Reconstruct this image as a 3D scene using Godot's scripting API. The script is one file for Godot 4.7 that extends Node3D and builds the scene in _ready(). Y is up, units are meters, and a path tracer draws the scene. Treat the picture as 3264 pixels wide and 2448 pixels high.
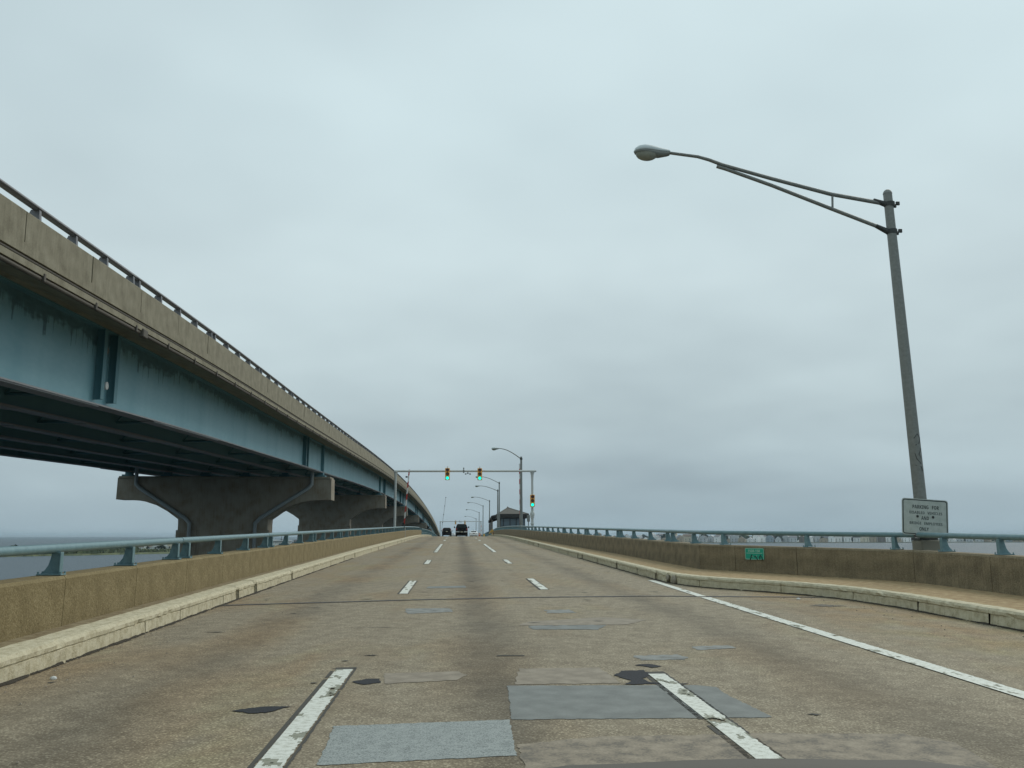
extends Node3D
# A low bridge road beside a higher steel viaduct, over a bay under an overcast sky.
# Distances: X right of the camera, Y up, D metres ahead (world z = -D).

const GRADE := 0.013
const WATER := -9.0
const EYE := 1.65
var M := {}
var used := {}
var rng := RandomNumberGenerator.new()
var nz := FastNoiseLite.new()
var vcol = null            # vertex colour in use while a mesh is being built

func _ready() -> void:
	rng.seed = 77
	nz.seed = 5
	nz.frequency = 1.0
	nz.fractal_octaves = 3
	# ---- camera, sky, sun, exposure, haze
	var cam := Camera3D.new()
	cam.name = "camera"
	cam.fov = 46.9
	cam.near = 0.1
	cam.far = 14000.0
	add_child(cam)
	cam.position = Vector3(0, EYE, 0)
	cam.rotation = Vector3(deg_to_rad(9.72), deg_to_rad(-3.48), 0)
	cam.current = true
	var we := WorldEnvironment.new()
	we.name = "environment"
	var env := Environment.new()
	env.background_mode = Environment.BG_SKY
	var sky := Sky.new()
	var pm := PanoramaSkyMaterial.new()
	pm.panorama = sky_image()
	sky.sky_material = pm
	env.sky = sky
	env.ambient_light_source = Environment.AMBIENT_SOURCE_SKY
	env.tonemap_mode = Environment.TONE_MAPPER_LINEAR
	env.tonemap_exposure = 1.0
	env.sdfgi_enabled = true
	env.ssao_enabled = true
	env.ssil_enabled = true
	env.fog_enabled = true
	env.fog_density = 0.0001
	env.fog_light_color = Color(0.62, 0.70, 0.75)
	we.environment = env
	add_child(we)
	var sun := DirectionalLight3D.new()
	sun.name = "sun"
	sun.light_energy = 0.45
	sun.light_color = Color(1.0, 0.96, 0.9)
	sun.light_angular_distance = 30.0
	sun.shadow_enabled = true
	add_child(sun)
	sun.look_at_from_position(Vector3(45, 55, -42), Vector3.ZERO)
	materials()
	# ---- large structure
	water_and_shores()
	road()
	kerbs_and_walks()
	parapets()
	viaduct()
	piers()
	# ---- objects
	lamps()
	gantries()
	gates()
	operator_house()
	signs()
	vehicles()
	far_towns()
	small_things()

# ================================================================ helpers
func V(x: float, y: float, d: float) -> Vector3:
	return Vector3(x, y, -d)

func prof(d: float) -> float:      # height of the road surface
	if d <= 90.0:
		return GRADE * d
	if d <= 290.0:
		return GRADE * d - 1.146e-4 * (d - 90.0) * (d - 90.0)
	return GRADE * 290.0 - 1.146e-4 * 40000.0 + (GRADE - 2.0 * 1.146e-4 * 200.0) * (d - 290.0)

func knots(k: Array, d: float) -> float:
	if d <= k[0][0]:
		return k[0][1]
	for i in k.size() - 1:
		if d <= k[i + 1][0]:
			return lerpf(k[i][1], k[i + 1][1], (d - k[i][0]) / (k[i + 1][0] - k[i][0]))
	return k[-1][1]

func smooth_knots(k: Array, d: float) -> float:
	for i in range(1, k.size() - 2):
		if d <= k[i + 1][0] or i == k.size() - 3:
			var h: float = k[i + 1][0] - k[i][0]
			return cubic_interpolate_in_time(k[i][1], k[i + 1][1], k[i - 1][1], k[i + 2][1], (d - k[i][0]) / h, h, k[i - 1][0] - k[i][0], k[i + 2][0] - k[i][0])
	return k[-1][1]

const VK := [[-90, 3.9], [-40, 5.5], [10, 7.0], [27, 7.55], [43.6, 7.88], [57, 8.16], [82.6, 8.70], [101.6, 8.98], [135.7, 9.13], [172, 8.92], [222, 8.14], [287, 6.5], [361, 3.5], [430, -0.2], [520, -5.5]]
func vtop(d: float) -> float:      # top of the viaduct parapet
	return smooth_knots(VK, d)

func kerb_l(d: float) -> float:
	return knots([[0, -4.62], [10, -4.65], [22, -4.82], [50, -5.05], [87, -4.9]], d)
func kerb_r(d: float) -> float:
	return knots([[0, 8.8], [17.5, 8.8], [19.4, 8.6], [20.6, 8.25], [21.9, 7.5], [22.9, 6.75], [23.9, 6.25], [25.4, 5.95], [27, 5.92]], d)
func wall_l(d: float) -> float:
	return knots([[0, -5.3], [10, -5.32], [22, -5.48], [50, -5.7], [87, -5.5]], d)
func wall_r(d: float) -> float:
	return knots([[0, 11.05], [21.1, 10.98], [27.5, 7.5], [40, 7.45], [100, 6.6], [170, 6.55]], d)

func numbered(called: String) -> String:
	used[called] = used.get(called, -1) + 1
	return called if used[called] == 0 else "%s_%03d" % [called, used[called]]

func begin() -> SurfaceTool:
	var st := SurfaceTool.new()
	st.begin(Mesh.PRIMITIVE_TRIANGLES)
	st.set_smooth_group(-1)
	vcol = null
	return st

func tri(st: SurfaceTool, a: Vector3, b: Vector3, c: Vector3, out: Vector3, ua = null, ub = null, uc = null) -> void:
	var flip := (b - a).cross(c - a).dot(out) > 0.0
	var pts := [a, c, b] if flip else [a, b, c]
	var uvs := [ua, uc, ub] if flip else [ua, ub, uc]
	for i in 3:
		if vcol != null:
			st.set_color(vcol)
		if uvs[i] != null:
			st.set_uv(uvs[i])
		st.add_vertex(pts[i])

func quad(st: SurfaceTool, a: Vector3, b: Vector3, c: Vector3, d: Vector3, out: Vector3, ua = null, ub = null, uc = null, ud = null) -> void:
	tri(st, a, b, c, out, ua, ub, uc)
	tri(st, a, c, d, out, ua, uc, ud)

func box(st: SurfaceTool, size: Vector3, t: Transform3D, bevel := 0.0) -> void:
	var h := size / 2.0
	var b := minf(bevel, minf(h.x, minf(h.y, h.z)) * 0.9)
	if b <= 0.0:
		for ax in 3:
			for s in [-1.0, 1.0]:
				var n := Vector3.ZERO
				n[ax] = s
				var u := Vector3.ZERO
				u[(ax + 1) % 3] = h[(ax + 1) % 3]
				var w := Vector3.ZERO
				w[(ax + 2) % 3] = h[(ax + 2) % 3]
				var c := n * h[ax]
				quad(st, t * (c - u - w), t * (c + u - w), t * (c + u + w), t * (c - u + w), t.basis * n)
		return
	# bevelled: 6 faces, 12 edge strips, 8 corners
	for ax in 3:
		var i := (ax + 1) % 3
		var j := (ax + 2) % 3
		for s in [-1.0, 1.0]:
			var n := Vector3.ZERO
			n[ax] = s
			var c := n * h[ax]
			var u := Vector3.ZERO
			u[i] = h[i] - b
			var w := Vector3.ZERO
			w[j] = h[j] - b
			quad(st, t * (c - u - w), t * (c + u - w), t * (c + u + w), t * (c - u + w), t.basis * n)
		for si in [-1.0, 1.0]:
			for sj in [-1.0, 1.0]:
				var p := Vector3.ZERO
				p[i] = si * h[i]
				p[j] = sj * (h[j] - b)
				var q := Vector3.ZERO
				q[i] = si * (h[i] - b)
				q[j] = sj * h[j]
				var e := Vector3.ZERO
				e[ax] = h[ax] - b
				var o := Vector3.ZERO
				o[i] = si
				o[j] = sj
				quad(st, t * (p - e), t * (p + e), t * (q + e), t * (q - e), t.basis * o)
	for sx in [-1.0, 1.0]:
		for sy in [-1.0, 1.0]:
			for sz in [-1.0, 1.0]:
				tri(st, t * Vector3(sx * h.x, sy * (h.y - b), sz * (h.z - b)), t * Vector3(sx * (h.x - b), sy * h.y, sz * (h.z - b)), t * Vector3(sx * (h.x - b), sy * (h.y - b), sz * h.z), t.basis * Vector3(sx, sy, sz))

func at(p: Vector3, rot := Vector3.ZERO) -> Transform3D:
	return Transform3D(Basis.from_euler(rot), p)

func tube(st: SurfaceTool, path: Array, radii: Array, sides := 10, caps := true, squash := 1.0) -> void:
	# round bar through the points of path; radii one per point (or a single one)
	st.set_smooth_group(1)
	var rings := []
	var n := path.size()
	var prev_x := Vector3.ZERO
	for k in n:
		var dir: Vector3
		if k == 0:
			dir = path[1] - path[0]
		elif k == n - 1:
			dir = path[n - 1] - path[n - 2]
		else:
			dir = (path[k + 1] - path[k]).normalized() + (path[k] - path[k - 1]).normalized()
		dir = dir.normalized()
		var side := prev_x if k > 0 else (Vector3.UP if absf(dir.y) < 0.9 else Vector3.RIGHT)
		var y := (side - dir * side.dot(dir)).normalized()
		prev_x = y
		var x := dir.cross(y)
		var r: float = radii[k] if radii.size() > 1 else radii[0]
		var ring := []
		for s in sides:
			var a := TAU * s / sides
			ring.append(path[k] + y * cos(a) * r + x * sin(a) * r * squash)
		rings.append(ring)
	for k in n - 1:
		for s in sides:
			var t := (s + 1) % sides
			var mid: Vector3 = (rings[k][s] + rings[k][t] + rings[k + 1][s] + rings[k + 1][t]) / 4.0 - (path[k] + path[k + 1]) / 2.0
			quad(st, rings[k][s], rings[k][t], rings[k + 1][t], rings[k + 1][s], mid)
	st.set_smooth_group(-1)
	if caps:
		for e in [0, n - 1]:
			var o: Vector3 = (path[0] - path[1]) if e == 0 else (path[n - 1] - path[n - 2])
			for s in sides:
				tri(st, path[e], rings[e][s], rings[e][(s + 1) % sides], o)

func loft(st: SurfaceTool, rings: Array, smooth := true, capped := true) -> void:
	# closed rings of equal length, outward away from each ring's middle
	st.set_smooth_group(1 if smooth else -1)
	var mids := []
	for r in rings:
		var c := Vector3.ZERO
		for p in r:
			c += p
		mids.append(c / r.size())
	for k in rings.size() - 1:
		var c: Vector3 = (mids[k] + mids[k + 1]) / 2.0
		var n: int = rings[k].size()
		for s in n:
			var t := (s + 1) % n
			var m: Vector3 = (rings[k][s] + rings[k][t] + rings[k + 1][s] + rings[k + 1][t]) / 4.0
			quad(st, rings[k][s], rings[k][t], rings[k + 1][t], rings[k + 1][s], m - c)
	st.set_smooth_group(-1)
	if capped:
		for e in [0, rings.size() - 1]:
			var o: Vector3 = mids[0] - mids[1] if e == 0 else mids[e] - mids[e - 1]
			var n: int = rings[e].size()
			for s in n:
				tri(st, mids[e], rings[e][s], rings[e][(s + 1) % n], o)

func prism(st: SurfaceTool, poly: PackedVector2Array, depth: float, t: Transform3D) -> void:
	# polygon in the x-y plane of t, from z = -depth/2 to depth/2
	var idx := Geometry2D.triangulate_polygon(poly)
	var h := depth / 2.0
	for s in [-1.0, 1.0]:
		for k in range(0, idx.size(), 3):
			var a := poly[idx[k]]
			var b := poly[idx[k + 1]]
			var c := poly[idx[k + 2]]
			tri(st, t * Vector3(a.x, a.y, s * h), t * Vector3(b.x, b.y, s * h), t * Vector3(c.x, c.y, s * h), t.basis * Vector3(0, 0, s))
	var area := 0.0
	for k in poly.size():
		area += poly[k].cross(poly[(k + 1) % poly.size()])
	var sg := signf(area)
	for k in poly.size():
		var a := poly[k]
		var b := poly[(k + 1) % poly.size()]
		var o := Vector3((b - a).y, -(b - a).x, 0) * sg
		quad(st, t * Vector3(a.x, a.y, -h), t * Vector3(b.x, b.y, -h), t * Vector3(b.x, b.y, h), t * Vector3(a.x, a.y, h), t.basis * o)

func sweep(st: SurfaceTool, path: Array, prof2: PackedVector2Array, capped := true, closed := true) -> void:
	# profile (u to the right of travel, v up) carried along points (kept upright)
	var area := 0.0
	for k in prof2.size():
		area += prof2[k].cross(prof2[(k + 1) % prof2.size()])
	var sg := signf(area)
	var n := path.size()
	var rows := []
	var sides := []
	for k in n:
		var dir: Vector3 = path[mini(k + 1, n - 1)] - path[maxi(k - 1, 0)]
		dir.y = 0
		var r := dir.normalized().cross(Vector3.UP)
		sides.append(r)
		var row := []
		for p in prof2:
			row.append(path[k] + r * p.x + Vector3.UP * p.y)
		rows.append(row)
	var m := prof2.size()
	for k in n - 1:
		for i in (m if closed else m - 1):
			var j := (i + 1) % m
			var e := prof2[j] - prof2[i]
			var o: Vector3 = (sides[k] * e.y + Vector3.UP * -e.x) * sg
			quad(st, rows[k][i], rows[k][j], rows[k + 1][j], rows[k + 1][i], o)
	if capped and closed:
		var idx := Geometry2D.triangulate_polygon(prof2)
		for e in [0, n - 1]:
			var o: Vector3 = path[0] - path[1] if e == 0 else path[n - 1] - path[n - 2]
			for k in range(0, idx.size(), 3):
				tri(st, rows[e][idx[k]], rows[e][idx[k + 1]], rows[e][idx[k + 2]], o)

func ball(st: SurfaceTool, c: Vector3, r: Vector3, rows := 7, cols := 12, from := 0.0, to := PI) -> void:
	st.set_smooth_group(1)
	for i in rows:
		for j in cols:
			var p := []
			for q in [[i, j], [i, j + 1], [i + 1, j + 1], [i + 1, j]]:
				var th: float = lerpf(from, to, float(q[0]) / rows)
				var ph: float = TAU * (q[1] % cols) / cols
				p.append(c + Vector3(sin(th) * cos(ph) * r.x, cos(th) * r.y, sin(th) * sin(ph) * r.z))
			var mid: Vector3 = (p[0] + p[1] + p[2] + p[3]) / 4.0 - c
			quad(st, p[0], p[1], p[2], p[3], mid)
	st.set_smooth_group(-1)

func mesh_of(st: SurfaceTool) -> ArrayMesh:
	st.generate_normals()
	return st.commit()

func put(mesh: Mesh, called: String, mat: Material, parent: Node = null) -> MeshInstance3D:
	var o := MeshInstance3D.new()
	o.mesh = mesh
	o.material_override = mat
	if parent == null:
		o.name = numbered(called)
		add_child(o, true)
	else:
		o.name = called
		parent.add_child(o, true)
		if o.name.begins_with("@") or not str(o.name).begins_with(called):
			o.name = called
	return o

func obj(st: SurfaceTool, called: String, mat: Material, parent: Node = null) -> MeshInstance3D:
	return put(mesh_of(st), called, mat, parent)

func thing(called: String, label: String, category: String, pos := Vector3.ZERO, group := "") -> Node3D:
	var o := Node3D.new()
	o.name = numbered(called)
	add_child(o, true)
	o.position = pos
	return tag(o, label, category, group)

func tag(o: Node3D, label: String, category: String, group := "") -> Node3D:
	o.set_meta("label", label)
	o.set_meta("category", category)
	if group != "":
		o.set_meta("group", group)
	return o

func setting(called: String, label: String) -> Node3D:
	var o := Node3D.new()
	o.name = numbered(called)
	add_child(o, true)
	o.set_meta("kind", "structure")
	o.set_meta("label", label)
	return o

# ================================================================ materials
func noise_bytes(n: int, seed_: int, f: float, kind := "fbm", oct := 4) -> PackedByteArray:
	var q := FastNoiseLite.new()
	q.seed = seed_
	q.frequency = f
	if kind == "cell":
		q.noise_type = FastNoiseLite.TYPE_CELLULAR
		q.cellular_return_type = FastNoiseLite.RETURN_CELL_VALUE
		q.fractal_type = FastNoiseLite.FRACTAL_NONE
	else:
		q.noise_type = FastNoiseLite.TYPE_SIMPLEX_SMOOTH
		q.fractal_type = FastNoiseLite.FRACTAL_FBM
		q.fractal_octaves = oct
	return q.get_seamless_image(n, n, false, false, 0.12).get_data()

func tex(n: int, seed_: int, dark: Color, mid: Color, light: Color, fm: float, ff: float, am := 1.0, af := 0.5, cell_f := 0.0, ac := 0.0, streak := 0.0) -> ImageTexture:
	var a := noise_bytes(n, seed_, fm)
	var b := noise_bytes(n, seed_ + 1, ff, "fbm", 2)
	var c := noise_bytes(n, seed_ + 2, cell_f, "cell") if ac > 0.0 else PackedByteArray()
	var s := noise_bytes(n, seed_ + 3, 0.03, "fbm", 3) if streak > 0.0 else PackedByteArray()
	var out := PackedByteArray()
	out.resize(n * n * 3)
	for i in n * n:
		var t := (a[i] / 255.0 - 0.5) * am + (b[i] / 255.0 - 0.5) * af
		if ac > 0.0:
			t += (c[i] / 255.0 - 0.5) * ac
			if ac > 0.45 and cell_f > 0.19 and c[i] > 228:
				t += 0.25
		if streak > 0.0:
			t += (s[(i / n / 12) * n + i % n] / 255.0 - 0.5) * streak
		t = clampf(t * 2.0, -1.0, 1.0)
		var col := mid.lerp(light, t) if t > 0.0 else mid.lerp(dark, -t)
		out[i * 3] = int(col.r * 255.0)
		out[i * 3 + 1] = int(col.g * 255.0)
		out[i * 3 + 2] = int(col.b * 255.0)
	return ImageTexture.create_from_image(Image.create_from_data(n, n, false, Image.FORMAT_RGB8, out))

func normal_tex(n: int, seed_: int, f: float, strength: float, oct := 3) -> ImageTexture:
	var q := FastNoiseLite.new()
	q.seed = seed_
	q.frequency = f
	q.fractal_octaves = oct
	var im := q.get_seamless_image(n, n)
	im.convert(Image.FORMAT_RGBA8)
	im.bump_map_to_normal_map(strength)
	return ImageTexture.create_from_image(im)

func mat(called: String, col: Color, rough := 0.8, metal := 0.0, t: Texture2D = null, metres := 1.0, nt: Texture2D = null, ns := 0.6) -> StandardMaterial3D:
	var m := StandardMaterial3D.new()
	m.resource_name = called
	m.albedo_color = col
	m.roughness = rough
	m.metallic = metal
	if t != null:
		m.albedo_texture = t
	if nt != null:
		m.normal_enabled = true
		m.normal_texture = nt
		m.normal_scale = ns
	if t != null or nt != null:
		m.uv1_triplanar = true
		m.uv1_world_triplanar = true
		m.uv1_scale = Vector3.ONE / metres
	M[called] = m
	return m

func L(r: float, g: float, b: float) -> Color:   # a base colour given in linear values
	return Color(r, g, b).linear_to_srgb()

func materials() -> void:
	var bump := normal_tex(512, 31, 0.06, 3.0)
	var road_t := tex(1024, 11, L(0.125, 0.1, 0.066), L(0.232, 0.194, 0.134), L(0.44, 0.39, 0.285), 0.006, 0.09, 0.35, 0.28, 0.2, 0.5)
	mat("road_concrete", Color.WHITE, 0.9, 0.0, road_t, 2.6, bump, 0.4)
	M.road_concrete.vertex_color_use_as_albedo = true
	var smooth_t := tex(512, 21, L(0.20, 0.172, 0.135), L(0.265, 0.23, 0.18), L(0.33, 0.29, 0.23), 0.012, 0.12, 0.9, 0.4)
	mat("patch_tan", Color.WHITE, 0.9, 0.0, smooth_t, 1.7)
	mat("patch_low", Color.WHITE, 0.9, 0.0, tex(512, 29, L(0.13, 0.118, 0.098), L(0.25, 0.213, 0.162), L(0.33, 0.285, 0.22), 0.012, 0.11, 1.0, 0.5, 0.15, 0.3), 1.5)
	var smooth_n := tex(256, 22, L(0.5, 0.5, 0.5), L(0.9, 0.9, 0.9), L(1, 1, 1), 0.012, 0.12, 0.9, 0.6)
	var grey_t := tex(512, 25, L(0.085, 0.10, 0.10), L(0.29, 0.32, 0.312), L(0.37, 0.40, 0.39), 0.012, 0.12, 0.3, 0.8, 0.14, 0.4)
	mat("patch_pale", Color.WHITE, 0.9, 0.0, grey_t, 0.9)
	var slab_t := tex(512, 28, L(0.14, 0.15, 0.145), L(0.185, 0.199, 0.19), L(0.235, 0.25, 0.24), 0.01, 0.12, 0.8, 0.35)
	mat("patch_grey", Color.WHITE, 0.85, 0.0, slab_t, 1.9)
	mat("patch_mid", L(0.265, 0.275, 0.26), 0.9, 0.0, smooth_n, 0.8)
	mat("oil", L(0.12, 0.105, 0.08), 0.85)
	mat("joint_seal", L(0.075, 0.075, 0.078), 0.85)
	mat("tar", L(0.02, 0.023, 0.029), 0.95, 0.0, null, 1.0, bump, 0.5)
	var paint_t := tex(512, 35, L(0.40, 0.40, 0.34), L(0.64, 0.66, 0.60), L(0.74, 0.76, 0.71), 0.02, 0.1, 0.8, 0.6)
	mat("road_paint", Color.WHITE, 0.75, 0.0, paint_t, 0.8)
	mat("paint_worn", L(0.40, 0.40, 0.35), 0.85, 0.0, paint_t, 0.8)
	mat("groove", L(0.07, 0.068, 0.06), 0.95)
	var wall_lt := tex(1024, 41, L(0.13, 0.098, 0.042), L(0.22, 0.172, 0.083), L(0.34, 0.28, 0.155), 0.004, 0.1, 0.35, 0.4, 0.17, 0.55, 0.14)
	mat("parapet_tan", Color.WHITE, 0.95, 0.0, wall_lt, 2.4, bump, 0.5)
	var wall_rt := tex(1024, 45, L(0.11, 0.088, 0.056), L(0.22, 0.178, 0.11), L(0.33, 0.275, 0.175), 0.003, 0.1, 0.6, 0.4, 0.17, 0.5, 0.34)
	mat("parapet_brown", Color.WHITE, 0.95, 0.0, wall_rt, 2.4, bump, 0.5)
	var kerb_t := tex(1024, 51, L(0.28, 0.235, 0.14), L(0.54, 0.49, 0.345), L(0.68, 0.63, 0.49), 0.009, 0.08, 0.65, 0.5, 0.0, 0.0, 0.3)
	mat("kerb_concrete", Color.WHITE, 0.92, 0.0, kerb_t, 1.6, bump, 0.6)
	var walk_t := tex(512, 55, L(0.21, 0.135, 0.06), L(0.33, 0.235, 0.12), L(0.43, 0.335, 0.19), 0.015, 0.1, 1.0, 0.5)
	mat("walk", Color.WHITE, 0.95, 0.0, walk_t, 1.9)
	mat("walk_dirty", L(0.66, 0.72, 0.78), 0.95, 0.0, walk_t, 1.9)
	var fascia_t := tex(1024, 61, L(0.145, 0.13, 0.09), L(0.24, 0.222, 0.162), L(0.33, 0.31, 0.24), 0.005, 0.07, 0.7, 0.3, 0.0, 0.0, 0.3)
	mat("viaduct_concrete", Color.WHITE, 0.92, 0.0, fascia_t, 3.1)
	var pier_t := tex(1024, 67, L(0.20, 0.155, 0.105), L(0.285, 0.256, 0.205), L(0.35, 0.325, 0.265), 0.004, 0.06, 0.7, 0.2, 0.0, 0.0, 0.35)
	mat("pier_concrete", Color.WHITE, 0.95, 0.0, pier_t, 4.3)
	mat("cap_stone", L(0.26, 0.24, 0.19), 0.9, 0.0, null, 1.0, bump, 0.4)
	var blue_t := tex(512, 71, L(0.10, 0.185, 0.205), L(0.145, 0.25, 0.28), L(0.195, 0.31, 0.335), 0.012, 0.08, 0.8, 0.4)
	mat("rail_blue", Color.WHITE, 0.38, 0.0, blue_t, 0.9, bump, 0.25)
	mat("girder_blue", L(0.10, 0.235, 0.28), 0.6, 0.0, null, 1.0, bump, 0.2)
	mat("flange_grey", L(0.29, 0.30, 0.32), 0.7, 0.0, null, 1.0, bump, 0.2)
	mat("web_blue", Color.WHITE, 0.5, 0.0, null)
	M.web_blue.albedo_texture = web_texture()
	mat("drain_pipe", L(0.28, 0.32, 0.33), 0.6)
	mat("conduit", L(0.10, 0.09, 0.075), 0.7, 0.2)
	var galv_t := tex(512, 81, L(0.16, 0.168, 0.158), L(0.215, 0.225, 0.21), L(0.265, 0.28, 0.265), 0.014, 0.1, 0.7, 0.25)
	mat("galvanised", Color.WHITE, 0.55, 0.25, galv_t, 0.7)
	mat("rail_grey", L(0.16, 0.165, 0.18), 0.5, 0.3, null, 1.0, bump, 0.2)
	mat("gantry_steel", L(0.52, 0.54, 0.52), 0.5, 0.2, null, 1.0, bump, 0.2)
	mat("clamp", L(0.05, 0.055, 0.052), 0.6, 0.3)
	mat("lamp_shell", L(0.55, 0.61, 0.61), 0.5)
	mat("lamp_under", L(0.2, 0.215, 0.2), 0.6)
	mat("lamp_lens", L(0.27, 0.28, 0.23), 0.25, 0.0, null, 1.0, bump, 0.4)
	mat("signal_yellow", L(0.78, 0.42, 0.10), 0.55)
	mat("signal_black", L(0.02, 0.02, 0.02), 0.7)
	mat("lens_red", L(0.06, 0.012, 0.012), 0.3)
	mat("lens_amber", L(0.075, 0.035, 0.01), 0.3)
	mat("lens_green", L(0.0, 0.35, 0.28), 0.3)
	M.lens_green.emission_enabled = true
	M.lens_green.emission = Color(0.0, 1.0, 0.86)
	M.lens_green.emission_energy_multiplier = 1.15
	mat("gate_red", L(0.42, 0.035, 0.025), 0.6)
	mat("gate_orange", L(0.52, 0.14, 0.05), 0.6)
	mat("gate_white", L(0.68, 0.68, 0.66), 0.6)
	mat("machine_yellow", L(0.55, 0.33, 0.06), 0.6)
	mat("rust", L(0.17, 0.06, 0.025), 0.9, 0.0, null, 1.0, bump, 0.8)
	mat("roof_shingle", L(0.12, 0.113, 0.1), 0.9, 0.0, null, 1.0, bump, 0.8)
	mat("fascia_brown", L(0.03, 0.027, 0.025), 0.8)
	mat("house_wall", L(0.085, 0.075, 0.06), 0.9, 0.0, null, 1.0, bump, 0.5)
	mat("house_post", L(0.17, 0.155, 0.13), 0.9)
	mat("window_frame", L(0.02, 0.025, 0.03), 0.5)
	mat("window_glass", L(0.10, 0.14, 0.165), 0.08, 0.0)
	mat("sign_face", L(0.47, 0.50, 0.475), 0.55, 0.0, tex(256, 91, L(0.72, 0.76, 0.72), L(0.9, 0.93, 0.9), L(1, 1, 1), 0.015, 0.1, 0.7, 0.3), 0.7)
	mat("sign_back", L(0.3, 0.31, 0.31), 0.5, 0.4)
	mat("ink", L(0.022, 0.035, 0.035), 0.6)
	mat("ink_worn", L(0.065, 0.085, 0.08), 0.6)
	mat("plate_green", L(0.006, 0.34, 0.225), 0.45)
	mat("plate_print", L(0.34, 0.55, 0.45), 0.5)
	mat("graffiti", L(0.012, 0.045, 0.038), 0.6)
	mat("graffiti_grey", L(0.045, 0.05, 0.048), 0.8)
	mat("car_black", L(0.009, 0.01, 0.01), 0.5)
	M.car_black.metallic_specular = 0.3
	mat("car_charcoal", L(0.008, 0.008, 0.009), 0.5)
	M.car_charcoal.metallic_specular = 0.3
	mat("car_white", L(0.82, 0.83, 0.83), 0.35)
	mat("car_silver", L(0.42, 0.44, 0.45), 0.35, 0.3)
	mat("car_glass", L(0.012, 0.02, 0.02), 0.15)
	M.car_glass.metallic_specular = 0.3
	mat("chrome", L(0.42, 0.42, 0.42), 0.3, 0.6)
	mat("tail_red", L(0.28, 0.018, 0.014), 0.25)
	mat("tail_clear", L(0.5, 0.45, 0.43), 0.25)
	mat("tyre", L(0.014, 0.014, 0.014), 0.9)
	mat("number_plate", L(0.5, 0.46, 0.36), 0.5)
	mat("bonnet_paint", L(0.085, 0.075, 0.06), 0.75, 0.0, null, 1.0, bump, 0.05)
	mat("marsh", Color.WHITE, 0.95, 0.0, tex(256, 95, L(0.07, 0.085, 0.04), L(0.12, 0.14, 0.065), L(0.18, 0.19, 0.1), 0.03, 0.1, 1.0, 0.6), 40.0)
	mat("far_ground", L(0.09, 0.10, 0.07), 0.95)
	mat("sand", L(0.33, 0.30, 0.23), 0.95)
	mat("far_paint", Color.WHITE, 0.8)
	M.far_paint.vertex_color_use_as_albedo = true
	mat("foliage", Color.WHITE, 0.9)
	M.foliage.vertex_color_use_as_albedo = true
	mat("dirt", L(0.045, 0.038, 0.028), 1.0, 0.0, null, 1.0, bump, 1.0)
	mat("litter_white", L(0.7, 0.7, 0.68), 0.7)
	mat("water", L(0.058, 0.084, 0.106), 0.42, 0.0, null, 16.0, normal_tex(512, 99, 0.02, 7.0, 4), 1.4)
	M.water.metallic_specular = 0.25

func web_texture() -> ImageTexture:      # blue paint; dark top band is wet drip stains plus painted overhang shade
	var w := 2048
	var h := 192
	var out := PackedByteArray()
	out.resize(w * h * 3)
	var q := FastNoiseLite.new()
	q.seed = 3
	q.frequency = 0.02
	q.fractal_octaves = 4
	var fine := noise_bytes(512, 8, 0.03)
	var blotch := noise_bytes(512, 18, 0.008)
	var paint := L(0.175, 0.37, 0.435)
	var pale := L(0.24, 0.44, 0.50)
	var run_shade := L(0.055, 0.13, 0.155)
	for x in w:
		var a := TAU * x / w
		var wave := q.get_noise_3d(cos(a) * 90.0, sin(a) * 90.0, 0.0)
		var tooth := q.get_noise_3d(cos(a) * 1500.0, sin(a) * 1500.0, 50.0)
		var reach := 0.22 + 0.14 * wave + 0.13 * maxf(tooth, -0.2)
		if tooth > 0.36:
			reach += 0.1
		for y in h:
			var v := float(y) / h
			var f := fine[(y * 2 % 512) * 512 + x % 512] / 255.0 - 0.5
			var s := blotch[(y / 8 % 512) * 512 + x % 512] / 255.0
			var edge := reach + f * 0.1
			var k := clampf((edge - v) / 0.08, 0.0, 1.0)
			var col := paint.lerp(pale, clampf(s + f * 0.5, 0.0, 1.0)).lerp(run_shade, k * (0.8 + f * 0.4))
			var i := (y * w + x) * 3
			out[i] = int(clampf(col.r, 0, 1) * 255.0)
			out[i + 1] = int(clampf(col.g, 0, 1) * 255.0)
			out[i + 2] = int(clampf(col.b, 0, 1) * 255.0)
	return ImageTexture.create_from_image(Image.create_from_data(w, h, false, Image.FORMAT_RGB8, out))

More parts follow.
